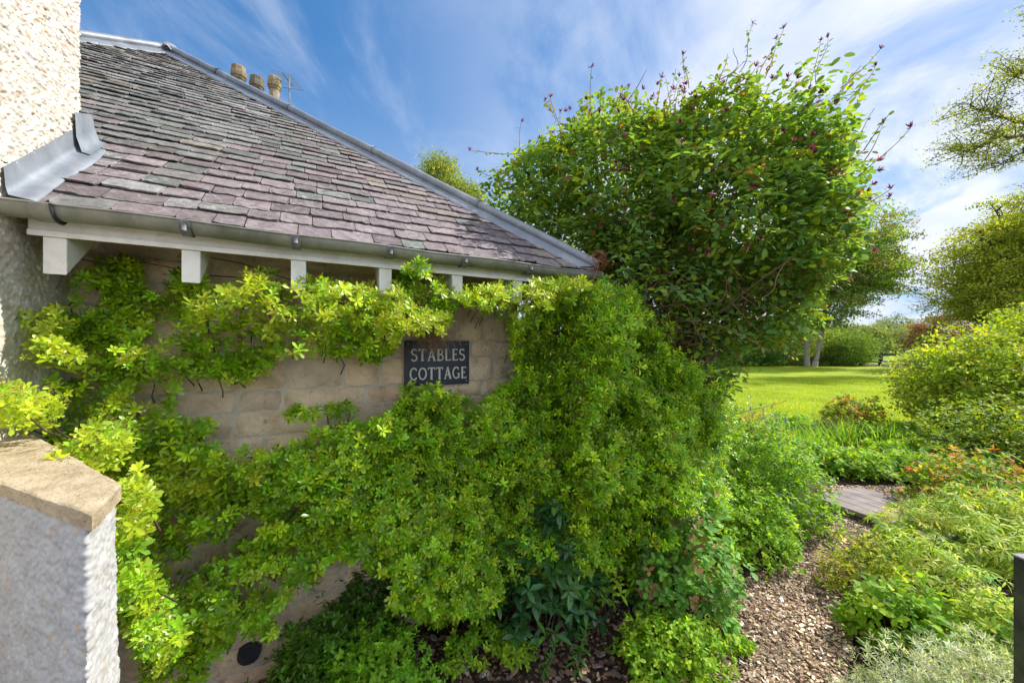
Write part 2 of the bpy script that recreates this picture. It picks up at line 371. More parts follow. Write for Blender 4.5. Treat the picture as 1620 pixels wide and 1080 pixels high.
# stones of the front wall
def stonewall(u0, u1, place, seed):
    r = np.random.default_rng(seed); mb = MB(); z = -EYE-.02
    while z < .62:
        h = r.choice([.10, .115, .125, .15]); u = u0-r.uniform(0, .2)
        big = r.random() < .2
        while u < u1:
            L = r.uniform(.17, .42)
            if u+L > u1-.09: L = u1-u
            a = max(u, u0)+.004; b = min(u+L, u1)-.004
            if b-a > .02:
                nu = max(3, int((b-a)/.022)); nz_ = max(3, int(h/.022)); gu = np.linspace(a, b, nu); gz = np.linspace(z+.004, z+h-.004, nz_)
                U, Zg = np.meshgrid(gu, gz, indexing='ij')
                eu = np.minimum(U-a, b-U); ez = np.minimum(Zg-z-.004, z+h-.004-Zg); e = np.clip(np.minimum(eu, ez)/.014, 0, 1)
                q = np.stack([U, Zg, np.full_like(U, seed)], -1)
                ju = (vnoise(q, 30, 5)-.5)*.010*(1-e); 
                rough = .012*(fbm(q, 14, 9)-.5)*2+(.010*(vnoise(q, 5, 21)-.5))
                d = .006+(r.uniform(0, .005)+rough)*1.0
                off = np.where(e <= 0, -.006, d*e)
                P = place(U+ju, off, Zg+ju)
                base = np.array([[.50, .41, .31], [.47, .39, .30], [.53, .43, .32], [.44, .37, .30], [.47, .36, .27], [.42, .36, .29]])[r.integers(6)]*r.uniform(1.0, 1.3)*np.array([1.26, 1.24, 1.22])
                mb.grid(P, base)
            u += L
        z += h
    return mb
def front(u, off, z): return Wn(u, WZ-off, z)
part(stonewall(-1.2, 1.212, front, 11), 'front_wall', M['stone'], cot, smooth=True)
eu_ = AU-(1.212-AU)      # far left side of the body
def side(u, off, z): return Wn(1.212+off, WZ+u, z)
part(stonewall(0, 4.88, side, 12), 'side_wall', M['stone'], cot, smooth=True)
mb = MB().box(W(eu_, WZ+.004, -EYE), W(1.208, WZ, 0)-W(eu_, WZ, 0), W(0, 4.87, 0)-W(0, 0, 0), np.array([0, 0, EYE+.60]))
part(mb, 'mortar_backing', M['mortar'], cot)
# roof: four facets of individual slates
def facet(k):
    mb = MB(); r = np.random.default_rng(50+k); CA = np.array([AU, AW]); slope = math.hypot(1, PITCH)
    dirs = [((1, 0), (0, 1)), ((0, 1), (-1, 0)), ((-1, 0), (0, -1)), ((0, -1), (1, 0))][k]   # along, inward
    al, inn = map(np.array, dirs)
    s = 0.0; i = 0; sl = slope
    def P(x, q, h):   # x along from centre, q plan distance from the eave, h height above the roof plane
        x = min(max(x, -(HALF-q)), HALF-q) if q < HALF else 0
        uv = CA-inn*HALF+al*x+inn*q
        p = W(uv[0], uv[1], EZ+q*PITCH); nn = -(inn[0]*DU+inn[1]*DW)*PITCH; nn = nrm(nn+np.array([0, 0, 1.0]))
        return p+nn*h
    while s < HALF-.02:
        g = .083-.030*s/HALF; hw = HALF-s; x = -hw-r.uniform(0, .15); 
        while x < hw:
            wd = r.uniform(.10, .19)*(1-.25*s/HALF); a = max(x, -hw-.02); b = min(x+wd-.003, hw+.02)
            if b-a > .03:
                lo = s-.012*r.random()-.004; hi = min(s+g*1.35, HALF+.0); th = r.uniform(.005, .009); lift = r.uniform(.012, .021)
                n_ = 9; bx = a+(b-a)*np.array([0, .05, .16, .32, .5, .68, .84, .95, 1]); je = r.normal(0, .0022, n_)+r.normal(0, .004)*(bx-a)/(b-a); je[0] += .006+r.random()*.009; je[-1] += .006+r.random()*.009
                uc, wc = (a+b)/2, s
                gz_ = np.clip((s-.28)*3, 0, 1)*np.clip((1.45-uc)*1.5, 0, 1)*.8+(vnoise(np.array([uc, wc, 0.]), .9, 4)-.5)*.7; gz_ = np.clip(gz_, 0, .9)
                purple = np.array([[.215, .177, .188], [.20, .168, .175], [.24, .20, .205]])[r.integers(3)]; grey = np.array([[.19, .19, .185], [.17, .18, .165], [.22, .21, .20]])[r.integers(3)]
                c = purple if r.random() > gz_*.85+.10 else grey
                if vnoise(np.array([uc, wc, 3.]), 1.6, 8) > .72 and r.random() < .45: c = c*.4+np.array([.225, .20, .15])*.6
                if vnoise(np.array([uc*1., wc*1., 7.]), 1.0, 14) > .52 and r.random() < .28: c = c*.55+np.array([.38, .38, .39])*.45
                c = c*r.uniform(.62, 1.10)
                top = [P(v, lo+je[j], lift+r.normal(0, .0012)) for j, v in enumerate(bx)]
                bt = [P(v, lo+je[j]+.001, lift-th) for j, v in enumerate(bx)]
                up = [P(a, hi, .0035), P(b, hi, .0035)]
                V = top+bt+up; F = [tuple(range(n_))+(2*n_+1, 2*n_), ] + [(n_+j, n_+j+1, j+1, j) for j in range(n_-1)]+[(n_, 0, 2*n_), (n_-1, 2*n_-1, 2*n_+1)]
                cc = np.tile(c, (len(V), 1))
                mb.raw(V, F, cc)
            x += wd
        s += g; i += 1
    # boards under the slates
    mb.raw([P(-HALF, 0, -.006), P(HALF, 0, -.006), P(0, HALF, -.006)], [(0, 1, 2)], (.05, .045, .04))
    mb.raw([P(-HALF, 0, -.028), P(HALF, 0, -.028), P(0, HALF, -.028)], [(0, 2, 1)], (.05, .045, .04))
    return mb
rmb = None
for k in range(4):
    f = facet(k)
    if rmb is None: rmb = f
    else:
        for V, L, T, C in zip(f.V, f.L, f.T, f.C): pass
        rmb.V += f.V; rmb.C += f.C; rmb.T += f.T; rmb.L += [x+rmb.n for x in f.L]; rmb.n += f.n
roof = part(rmb, 'slate_roof', M['slate'], cot)
# lead hips
apex = W(AU, AW, AZ)
for sx, sy in ((1, -1), (-1, -1), (1, 1), (-1, 1)):
    cnr = W(AU+sx*HALF, AW+sy*HALF, EZ); d = apex-cnr; Ln = np.linalg.norm(d); d = d/Ln
    mb = MB(); off = np.array([0, 0, .055]); npt = 40
    pts = np.array([cnr-d*.03+off+(apex-cnr+d*.03)*t for t in np.linspace(0, 1, npt)])
    pts += np.stack([vnoise(pts+9, 2, 3)-.5, vnoise(pts, 2, 4)-.5, vnoise(pts, 2.5, 5)-.5], -1)*.010
    rr = np.full(npt, .030)
    mb.tube(pts, rr, 10)
    # wings lying on the slates either side of the roll
    for wing in (0, 1):
        e = (W(-sx, 0, 0)-W(0, 0, 0)) if wing == 0 else (W(0, -sy, 0)-W(0, 0, 0))
        prof = []
        for t in np.linspace(0, 1, npt):
            c = cnr-d*.02+(apex-cnr)*t
            wob = 1+.10*(vnoise(c, 3, 6)-.5)
            out = nrm(e)   # stays in the facet plane, level
            prof.append([c+np.array([0, 0, .048]), c+out*.045*wob+np.array([0, 0, .034]), c+out*.125*wob+np.array([0, 0, .026]), c+out*.128*wob+np.array([0, 0, .016])])
        mb.grid(np.array(prof))
    for t in (.2, .42, .63, .84):      # joints between the lengths
        c = cnr+(apex-cnr)*t+off; mb.tube([c-d*.012, c+d*.012], .036, 10)
    part(mb, 'lead_hip', M['lead'], cot, smooth=True)
part(MB().tube([apex+np.array([0, 0, .03]), apex+np.array([0, 0, .075]), apex+np.array([0, 0, .10])], [.075, .055, .012], 12), 'lead_cap', M['lead'], cot, smooth=True)
# fascia with bead, rafters
FW = 1.872
def ubox(u0, u1, w0, w1, z0, z1): return W(u0, w0, z0), W(u1-u0, 0, 0)-W(0, 0, 0), W(0, w1-w0, 0)-W(0, 0, 0), np.array([0, 0, z1-z0])
mb = MB().box(*ubox(-.86, CU-.02, FW, FW+.02, .383, .462)); mb.box(*ubox(-.86, CU-.02, FW-.007, FW, .377, .397))
part(mb, 'fascia_board', M['white_paint'], cot, bevel=.002)
mb = MB().box(*ubox(CU-.04, CU-.018, FW+.02, 7.2, .383, .462)); part(mb, 'fascia_board', M['white_paint'], cot, bevel=.002)
for k in range(7):
    uc = -.798+.3655*k; a, b = uc-.029, uc+.029; w0 = FW+.002; V = []
    for u in (a, b):
        V += [W(u, w0, .249), W(u, w0, .378), W(u, w0+.02, .378), W(u, 2.24, .378+(2.24-w0-.02)*PITCH*.98), W(u, 2.24, .249+(2.24-w0)*PITCH)]
    F = [(0, 1, 2, 3, 4), (9, 8, 7, 6, 5)]+[(j, 5+j, 5+(j+1) % 5, (j+1) % 5) for j in range(5)]
    part(MB().raw(V, F), 'rafter_end', M['white_paint'], cot, bevel=.003)
# gutter
mb = MB(); gp = []; gr_ = .043; gc = (GW-.035, .446)
us = np.linspace(-.905, CU+.02, 50)
an = np.linspace(0, math.pi, 15)
def gut(rad, us, dz=0): return np.array([[W(u, gc[0]-math.cos(a)*rad, gc[1]+.02-math.sin(a)*rad+dz-.012*(u+.9)/2.4+.003*math.sin(u*9)) for a in an] for u in us])
o = gut(gr_, us); i_ = gut(gr_-.004, us)
mb.grid(o); mb.grid(i_[:, ::-1])
mb.tube(o[:, 0], .0045, 6); mb.tube(o[:, -1], .004, 6)
gutter = part(mb, 'gutter', M['zinc'], cot, smooth=True)
def upx(px, wv): r_ = (px-810)/FPX; t = wv/(r_*DW[0]+DW[1]); return t*(r_*DU[0]+DU[1])
for px in (290, 468, 619, 738, 842):
    u = upx(px, GW-.09); mb = MB(); mb.grid(gut(gr_+.007, np.array([u-.015, u, u+.015]))); mb.grid(gut(gr_+.0005, np.array([u-.0151, u-.015]))); mb.tube(gut(gr_+.0055, np.array([u-.015]))[0], .002, 4); mb.tube(gut(gr_+.0055, np.array([u+.015]))[0], .002, 4)
    mb.tube([W(u, gc[0]-gr_-.006, .455), W(u, gc[0]-gr_-.006, .425)], .008, 8)
    part(mb, 'gutter_bracket', M['strap'], gutter, smooth=True)
u = upx(78, GW-.09)
part(MB().grid(gut(gr_+.006, np.array([u-.05, u+.0]))), 'gutter_joint', M['zinc'], gutter, smooth=True)
part(MB().tube(gut(gr_+.008, np.array([u]))[0], .004, 6), 'joint_clip', M['black_iron'], gutter, smooth=True)
# lead flashing where the roof meets the white house
HU = -.9
mb = MB(); ws = np.linspace(GW-.03, 2.29, 14); P = []
for wv in ws:
    q = EZ+(wv-GW)*PITCH; j = .008*(vnoise(np.array([wv*6, 0, 0]), 1, 2)-.5)
    P.append([W(HU+.012, wv, q+.125+j), W(HU+.016, wv, q+.06), W(HU+.024+j, wv, q+.035), W(HU+.055+j*2, wv, q+.030), W(HU+.085+j*3, wv, q+.026), W(HU+.088+j*3, wv, q+.016)])
mb.grid(np.array(P)); part(mb, 'lead_flashing', M['lead'], cot, smooth=True)
mb = MB(); P = []
for wv in np.linspace(2.20, 2.34, 5):
    q = EZ+(wv-GW)*PITCH; P.append([W(HU+.02, wv, q+.20-.05*(wv-2.2)/.14), W(HU+.024, wv, q+.10), W(HU+.04, wv, q+.04), W(HU+.065, wv, q+.034)])
part(mb.grid(np.array(P)), 'lead_flashing', M['lead'], cot, smooth=True)
# round cast vent low in the wall
rr_ = (395-810)/FPX; tv = (WZ)/(rr_*DW[0]+DW[1]); vu = tv*(rr_*DU[0]+DU[1]); vz = -(1030-HZ)/FPX*tv
mb = MB(); V = [W(vu+math.cos(a)*.047, WZ-.024, vz+math.sin(a)*.047) for a in np.arange(24)*2*math.pi/24]
V2 = [W(vu+math.cos(a)*.052, WZ+.01, vz+math.sin(a)*.052) for a in np.arange(24)*2*math.pi/24]
mb.raw(V+V2, [tuple(range(24))[::-1]]+[(j, (j+1) % 24, 24+(j+1) % 24, 24+j) for j in range(24)])
for k in range(-4, 5):
    h = math.sqrt(max(.0, .044**2-(k*.0092)**2)); mb.box(*ubox(vu-h, vu+h, WZ-.030, WZ-.0245, vz+k*.0092-.0022, vz+k*.0092+.0022))
part(mb, 'wall_vent', M['black_iron'], cot)

# ================================================================== NAME PLAQUE
t0 = WZ/(((640-810)/FPX)*DW[0]+DW[1]); 
su0 = upx(640, WZ-.03); su1 = upx(742, WZ-.03); st = (WZ-.03)/(((690-810)/FPX)*DW[0]+DW[1]); sz1 = (HZ-539)/FPX*st; sz0 = (HZ-608.5)/FPX*st
plq = thing('name_plaque', 'dark slate plaque lettered STABLES COTTAGE on the sandstone wall', 'sign', W((su0+su1)/2, WZ-.03, sz0))
part(MB().box(*ubox(su0, su1, WZ-.034, WZ-.020, sz0, sz1)), 'board', M['board'], plq, bevel=.002)
def arc(cx, cy, rx, ry, a0, a1, n=14): return [(cx+rx*math.cos(R(a0+(a1-a0)*k/n)), cy+ry*math.sin(R(a0+(a1-a0)*k/n))) for k in range(n+1)]
TK, TN = .15, .085
def sf(x, y, w=.2): return ([(x-w, y), (x+w, y)], .06)
GL = {
 'S': (.62, [(arc(.31, .74, .23, .22, 35, 270, 16)+arc(.31, .27, .25, .24, 90, -145, 16), .115), ([(.52, .80), (.52, .96)], .05), ([(.08, .20), (.08, .04)], .05)]),
 'T': (.78, [([(.39, 0), (.39, 1)], TK), ([(.03, .96), (.75, .96)], TN), ([(.03, .80), (.05, .97)], .06), ([(.75, .80), (.73, .97)], .06), sf(.39, .03, .15)]),
 'A': (.86, [([(.12, 0), (.42, 1)], TN), ([(.40, 1), (.74, 0)], TK), ([(.2, .34), (.64, .34)], .07), sf(.12, .03, .11), sf(.75, .03, .12)]),
 'B': (.72, [([(.16, 0), (.16, 1)], TK), ([(.16, .96)]+arc(.36, .75, .22, .21, 90, -90, 10)+[(.16, .54)], TN), ([(.16, .52)]+arc(.38, .28, .26, .24, 90, -90, 10)+[(.16, .04)], .095), sf(.12, .03, .10), sf(.12, .97, .10)]),
 'L': (.66, [([(.16, 0), (.16, 1)], TK), ([(.10, .045), (.60, .045)], TN), ([(.61, .02), (.61, .2)], .06), sf(.16, .97, .13)]),
 'E': (.68, [([(.16, 0), (.16, 1)], TK), ([(.10, .045), (.60, .045)], TN), ([(.10, .955), (.57, .955)], TN), ([(.16, .52), (.46, .52)], .08), ([(.61, .02), (.61, .18)], .05), ([(.57, .84), (.57, .98)], .05), ([(.47, .44), (.47, .6)], .05)]),
 'C': (.80, [(arc(.44, .5, .36, .46, 48, 312, 24), .115), ([(.70, .74), (.70, .94)], .05), ([(.70, .08), (.70, .24)], .05)]),
 'O': (.92, [(arc(.46, .5, .37, .45, 0, 360, 30), .115)]),
 'G': (.88, [(arc(.45, .5, .37, .46, 48, 305, 24), .115), ([(.73, .06), (.73, .44)], TK*.85), ([(.56, .44), (.86, .44)], .06), ([(.70, .74), (.70, .94)], .05)])}
def word(txt, u0, u1, z0, h):
    mb = MB(); tot = sum(GL[c][0] for c in txt)+.10*(len(txt)-1); sx = (u1-u0)/tot; x = u0; lay = 0
    for c in txt:
        for pts, tw in GL[c][1]:
            p = np.array(pts, float); p[:, 0] = x+p[:, 0]*sx; p[:, 1] = z0+p[:, 1]*h
            d = nrm(np.gradient(p, axis=0)); nn = np.stack([-d[:, 1], d[:, 0]], -1)*tw*h*.5
            hh = .0345+.0012+.00012*(lay % 9); lay += 1
            A_, B_ = p+nn, p-nn
            P = np.array([[W(A_[k, 0], WZ-.0335, A_[k, 1]), W(A_[k, 0], WZ-hh, A_[k, 1]), W(B_[k, 0], WZ-hh, B_[k, 1]), W(B_[k, 0], WZ-.0335, B_[k, 1])] for k in range(len(p))])
            mb.grid(P)
        x += (GL[c][0]+.10)*sx
    return mb
sw, sh = su1-su0, sz1-sz0
part(word('STABLES', su0+.09*sw, su1-.075*sw, sz0+.545*sh, .275*sh), 'lettering', M['letter'], plq)
part(word('COTTAGE', su0+.07*sw, su1-.045*sw, sz0+.125*sh, .275*sh), 'lettering', M['letter'], plq)
for a, b in ((.05, .07), (.95, .07), (.05, .93), (.95, .93)):
    part(MB().tube([W(su0+a*sw, WZ-.033, sz0+b*sh), W(su0+a*sw, WZ-.038, sz0+b*sh)], .005, 10), 'screw', M['zinc'], plq)

# ================================================================== WHITE ROUGHCAST HOUSE
wh = thing('white_house', 'tall cream roughcast house wall rising left of the slate roof', 'house', W(-3, 1.2, -EYE))
def rough_grid(o, a, b, step, nvec, amp=.006, seed=0, wav=.01):
    La, Lb = np.linalg.norm(a), np.linalg.norm(b); na, nb = int(La/step)+2, int(Lb/step)+2
    S_, T_ = np.meshgrid(np.linspace(0, La, na), np.linspace(0, Lb, nb), indexing='ij')
    c1 = cell(S_/.0105, T_/.009, seed); c2 = cell(S_/.019+7, T_/.016+3, seed+1)
    q = np.stack([S_, T_, np.full_like(S_, seed)], -1)
    h = amp*(1.15-c1*1.4)+amp*.8*(1-c2*1.1)+wav*(fbm(q, 5, seed)-.5)+amp*1.0*(vnoise(q, 60, seed+5)-.5)
    P = np.asarray(o)+a/La*S_[..., None]+b/Lb*T_[..., None]+nvec*h[..., None]
    base = np.array([.60, .575, .54]); k = hsh((S_/.012).astype(np.int64), (T_/.010).astype(np.int64), 2, seed)
    v = vnoise(q, 75, seed+9); tint = np.where((v > .82)[..., None], np.array([.50, .40, .29]), np.where((v < .18)[..., None], np.array([.85, .83, .78]), base))
    return P, tint
P, c = rough_grid(W(HU, .95, .6), W(0, 1.32, 0)-W(0, 0, 0), np.array([0, 0, 1.9]), .0040, DU, .0068, 1); mb = MB().grid(P[:, ::1], c)
# below the eaves the same wall runs down to the ground
P, c = rough_grid(W(HU-.001, .95, -EYE), W(0, 1.32, 0)-W(0, 0, 0), np.array([0, 0, EYE+.603]), .0052, DU, .0045, 2); mb.grid(P, c)
P, c = rough_grid(W(HU, .95, 2.5), W(0, 1.32, 0)-W(0, 0, 0), np.array([0, 0, 2.0]), .02, DU, .004, 3); mb.grid(P, c)
P, c = rough_grid(W(HU, 2.27, -EYE), W(-4.2, 0, 0)-W(0, 0, 0), np.array([0, 0, EYE+4.5]), .03, DW, .004, 4); mb.grid(P, c)
P, c = rough_grid(W(HU, .95, -EYE), W(-4.2, 0, 0)-W(0, 0, 0), np.array([0, 0, EYE+4.5]), .03, -DW, .004, 4); mb.grid(P, c)
mb.box(*ubox(HU-4.2, HU-.012, .962, 2.258, -EYE, 4.5), col=(.7, .66, .6))
part(mb, 'wall', M['roughcast'], wh, smooth=True)
mb = MB(); V = [W(HU+.0, .85, 4.5), W(HU-4.3, .85, 4.5), W(HU-4.3, 1.61, 5.2), W(HU+.0, 1.61, 5.2), W(HU, 2.37, 4.5), W(HU-4.3, 2.37, 4.5)]
mb.raw(V, [(0, 1, 2, 3), (3, 2, 5, 4), (0, 3, 4), (1, 5, 2), (0, 4, 5, 1)], (.16, .14, .15)); part(mb, 'roof', M['slate'], wh)

# ================================================================== LOW GARDEN WALL
gw = thing('garden_wall', 'low white roughcast garden wall with rough buff coping stone', 'wall', W(-.6, 1.3, -EYE))
P1 = np.array([-.356, .943]); P2 = np.array([-.375, 1.116]); F3 = np.array([-.895, 1.585]); B3 = np.array([-.895, 1.96])
ZC = -.30
def uvz(p, z): return W(p[0], p[1], z)
def shrink(p, q, f): return p+(q-p)*f
cen = (P1+P2+F3+B3)/4; ins = .035
def insp(p): d = cen-p; return p+d/np.linalg.norm(d)*ins
p1, p2, f3, b3 = insp(P1), insp(P2), F3, B3
def strip(step, amp, wav, seed):
    pl = []; 
    for pa, pb in ((f3, p1), (p1, p2), (p2, b3)):
        L_ = np.linalg.norm(pb-pa); k = max(2, int(L_/step)); pl += [pa+(pb-pa)*j/k for j in range(k)]
    pl.append(b3); pl = np.array(pl)
    for _ in range(6): pl[1:-1] = pl[1:-1]*.5+(pl[:-2]+pl[2:])*.25
    t_ = nrm(np.gradient(pl, axis=0)); nn = np.stack([t_[:, 1], -t_[:, 0]], -1)
    arc_ = np.concatenate([[0], np.cumsum(np.linalg.norm(np.diff(pl, axis=0), axis=1))]); H_ = EYE+ZC-.028; zs = np.linspace(0, H_, int(H_/step))
    S2, T2 = np.meshgrid(arc_, zs, indexing='ij'); c1 = cell(S2/.0105, T2/.0095, seed); q = np.stack([S2, T2, np.full_like(S2, seed)], -1)
    h = amp*(1.1-c1*1.3)+amp*(vnoise(q, 60, seed+5)-.5)+amp*.45*(vnoise(q, 24, seed+6)-.5)+amp*.9*(vnoise(q, 110, seed+8)-.5)+wav*(fbm(q, 5, seed)-.5)
    corner = np.argmin(np.linalg.norm(pl-p2, axis=1)); fl_ = np.zeros(len(pl)); k0 = np.argmin(np.linalg.norm(pl-p1, axis=1))
    fl_[k0:] = np.clip((arc_[k0:]-arc_[k0])/(arc_[corner]-arc_[k0]), 0, 1)*.09
    dr = (p2-p1)/np.linalg.norm(p2-p1)
    uv = pl[:, None]+nn[:, None]*h[..., None]+dr*(fl_[:, None]*(1-T2/H_))[..., None]
    P = Wn(uv[..., 0], uv[..., 1], T2-EYE)
    v = vnoise(q, 75, seed+9); tint = np.where((v > .90)[..., None], np.array([.50, .43, .34]), np.array([.44, .455, .475]))
    return P, tint
mb = MB(); P, c = strip(.0038, .0042, .012, 21); mb.grid(P, c)
core = [cen+(q_-cen)*.93 for q_ in (p1, p2, b3, f3)]
mb.raw([uvz(q_, -EYE) for q_ in core]+[uvz(q_, ZC-.05) for q_ in core], [(0, 3, 2, 1), (4, 5, 6, 7), (0, 1, 5, 4), (1, 2, 6, 5), (2, 3, 7, 6), (3, 0, 4, 7)], (.7, .66, .6))
part(mb, 'wall_body', M['roughcast'], gw, smooth=True)
# coping slab with rough edges
mb = MB(); na, nb = 90, 40
S_, T_ = np.meshgrid(np.linspace(0, 1, na), np.linspace(0, 1, nb), indexing='ij')
uvp = (P1[None, None]*(1-S_[..., None])+F3*S_[..., None])*(1-T_[..., None])+(P2*(1-S_[..., None])+B3*S_[..., None])*T_[..., None]
base = Wn(uvp[..., 0], uvp[..., 1], np.full_like(S_, ZC)); q = base*1.0
pit = cell(base[..., 0]/.012, base[..., 1]/.012, 5)
base[..., 2] += .004*(fbm(q, 12, 3)-.5)*2-.003*np.clip(.38-pit, 0, 1)*3
edge = np.minimum(np.minimum(S_*5, T_*1.0), (1-T_))
base[..., 2] -= .003*np.exp(-(edge/.02)**2)
mb.grid(base)
for line, nn in ((base[:, 0], None), (base[0, ::-1], None), (base[::-1, -1], None)):
    P = []
    for k, h in enumerate((0, -.008, -.018, -.027, -.031)):
        l2 = line.copy(); l2[:, 2] = line[:, 2]+h if k < 4 else EYE+ZC-.033
        cc = W(*cen, 0); dirc = nrm(l2-cc); dirc[:, 2] = 0
        l2 = l2+dirc*((vnoise(l2*1.0, 30, 7)-.5)[:, None]*.012 if 0 < k else 0)
        P.append(l2)
    mb.grid(np.array(P))
und = base.copy(); und[..., 2] = EYE+ZC-.031; mb.grid(und[::-1])
part(mb, 'coping_stone', M['coping'], gw, smooth=True)

# ================================================================== HOUSE BEHIND with chimney, aerial
bh = thing('chimney_house', 'slate roofed house behind the cottage with stone chimney stack and three clay pots', 'house', (-8, 10, 0))
hx0, hx1, hy0, hy1 = -11.0, -4.9, 8.1, 13.5
mb = MB().box((hx0, hy0, 0), (hx1-hx0, 0, 0), (0, hy1-hy0, 0), (0, 0, 4.2), (.8, .8, .8)); part(mb, 'wall', M['stone'], bh)
ym = (hy0+hy1)/2; mb = MB().raw([(hx0-.2, hy0-.2, 4.15), (hx1+.2, hy0-.2, 4.15), (hx1-1.8, ym, 6.2), (hx0+1.8, ym, 6.2), (hx0-.2, hy1+.2, 4.15), (hx1+.2, hy1+.2, 4.15)],
    [(0, 1, 2, 3), (1, 5, 2), (5, 4, 3, 2), (4, 0, 3), (0, 4, 5, 1)], (.17, .14, .15)); part(mb, 'roof', M['slate'], bh)
# stack runs roughly along the line of the three pots
pa, pb = PX(377, 160, 8.2), PX(435, 168, 8.8)
dd = nrm((pb-pa)*np.array([1, 1, 0])); ss = np.array([-dd[1], dd[0], 0]); zt = EYE+(HZ-171)/FPX*8.75
mb = MB().box(np.array([*pa[:2], 3.5])-dd*.3-ss*.24, dd*(np.linalg.norm((pb-pa)[:2])+.58), ss*.48, (0, 0, zt-3.5-.1), (.8, .74, .6))
mb.box(np.array([*pa[:2], zt-.1])-dd*.36-ss*.30, dd*(np.linalg.norm((pb-pa)[:2])+.70), ss*.60, (0, 0, .08), (.85, .8, .66))
stk = part(mb, 'chimney_stack', M['pot'], bh, bevel=.01)
for px, top, t, tint in ((377.5, 107, 8.2, (1.05, 1, .92)), (406.5, 123.5, 8.5, (.55, .58, .62)), (434.5, 124, 8.8, (1.12, 1.08, 1.0))):
    tp = PX(px, top, t); hgt = tp[2]-zt+.02; base_ = np.array([tp[0], tp[1], zt-.02])
    pr = [(0, .19), (.05, .19), (.07, .155), (hgt-.30, .125), (hgt-.27, .15), (hgt-.24, .15), (hgt-.22, .175), (hgt-.13, .185), (hgt-.11, .155), (hgt-.02, .165), (hgt, .155), (hgt, .11), (hgt-.2, .10)]
    mb = MB(); k = 8; V = []; 
    for z, r_ in pr: r_ *= .86; V += [(base_[0]+r_*math.cos(a), base_[1]+r_*math.sin(a), base_[2]+z) for a in np.arange(k)*2*math.pi/k+.3]
    F = [(i*k+j, i*k+(j+1) % k, (i+1)*k+(j+1) % k, (i+1)*k+j) for i in range(len(pr)-1) for j in range(k)]
    part(mb.raw(V, F, tint), 'chimney_pot', M['pot'], bh)
ae = thing('tv_aerial', 'thin metal television aerial on a mast beside the chimney pots', 'aerial', PX(458, 176, 8.9))
b_ = PX(458.5, 185, 8.9); tp = PX(457.5, 121, 8.9)
part(MB().tube([b_-np.array([0, 0, .5]), tp], .016, 6), 'mast', M['zinc'], ae)
boomA, boomB = PX(446, 115, 8.7), PX(463, 136, 9.1)
mb = MB().tube([boomA, boomB], .012, 5)
for k in range(6):
    c = boomA+(boomB-boomA)*k/5; mb.tube([c-np.array([.24-.03*(k % 2), .06, -.02]), c+np.array([.24-.03*(k % 2), .06, -.02])], .006, 4)
c = PX(457.5, 140, 8.9); mb.tube([c-np.array([.36, 0, -.05]), c+np.array([.36, 0, -.05])], .007, 4)
part(mb, 'antenna', M['zinc'], ae)

# ================================================================== CLIMBING SHRUB ON THE WALL
OUT = [(0, 612), (40, 598), (30, 560), (28, 500), (60, 480), (105, 500), (135, 430), (170, 414), (215, 420), (228, 462), (255, 470), (262, 428), (300, 438), (330, 452), (380, 458), (405, 425), (440, 428), (452, 462),
       (500, 440), (560, 458), (620, 462), (638, 418), (692, 424), (704, 466), (760, 458), (830, 456), (868, 440), (900, 444), (945, 444), (1000, 462), (1040, 520), (1090, 590), (1138, 620), (1150, 690), (1125, 720), (1128, 800), (1140, 880),
       (1100, 950), (1010, 950), (985, 900), (900, 900), (860, 930), (812, 915), (790, 955), (740, 975), (700, 985), (620, 965), (640, 905), (600, 905), (560, 885), (520, 900), (480, 930), (440, 960), (430, 1010), (375, 1000), (330, 1045), (312, 1080), (225, 1080),
       (215, 1000), (150, 975), (146, 930), (165, 850), (192, 800), (200, 755), (130, 790), (48, 778), (45, 740), (75, 705), (0, 690)]
GAPS = [[(455, 568), (560, 578), (625, 582), (632, 548), (640, 535), (705, 535), (722, 498), (760, 500), (794, 515), (800, 560), (812, 590), (765, 628), (742, 632), (735, 612), (650, 612), (632, 630), (600, 655), (500, 672), (425, 705), (340, 702), (352, 680), (330, 655), (285, 662), (290, 600), (380, 615), (425, 600), (440, 580)],
        [(300, 862), (345, 868), (330, 900), (290, 910)], [(365, 828), (420, 825), (412, 850), (362, 856)], [(255, 885), (296, 890), (300, 935), (262, 925)],
        [(235, 500), (262, 510), (256, 540), (230, 530)], [(215, 600), (258, 612), (250, 648), (215, 640)], [(130, 452), (165, 470), (150, 500), (118, 505)]]
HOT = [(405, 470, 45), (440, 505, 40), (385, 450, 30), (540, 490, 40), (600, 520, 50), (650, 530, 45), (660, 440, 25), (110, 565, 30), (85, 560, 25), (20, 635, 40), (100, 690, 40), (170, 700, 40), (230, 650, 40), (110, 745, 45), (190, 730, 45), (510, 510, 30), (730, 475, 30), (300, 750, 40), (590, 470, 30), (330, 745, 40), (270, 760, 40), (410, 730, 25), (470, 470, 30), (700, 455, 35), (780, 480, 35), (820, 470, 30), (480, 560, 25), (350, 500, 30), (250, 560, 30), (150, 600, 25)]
cs = thing('climbing_shrub', 'glossy evergreen shrub with bud clusters trained across the sandstone wall', 'climbing plant', W(1.0, 2.1, -EYE))
n = 160000
u = np.concatenate([rng.uniform(-1.05, 3.15, 92000), rng.uniform(1.1, 3.15, 68000)]); z = rng.uniform(-1.62, .52, n)
q3 = np.stack([u*1.0, z*1.0, np.zeros(n)], -1)
px, py = proj(Wn(u, np.full(n, 2.1), z))
th = .10+.22*np.clip((px-250)/450, 0, 1)+.14*np.clip((py-640)/250, 0, 1)
th *= .35+.75*vnoise(q3, 4.6, 31)+.60*vnoise(q3, 11, 32)
hot = np.zeros(n)
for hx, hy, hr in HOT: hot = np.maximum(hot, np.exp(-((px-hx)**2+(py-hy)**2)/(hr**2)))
th = th+.26*hot*(py < 700)+.1*hot
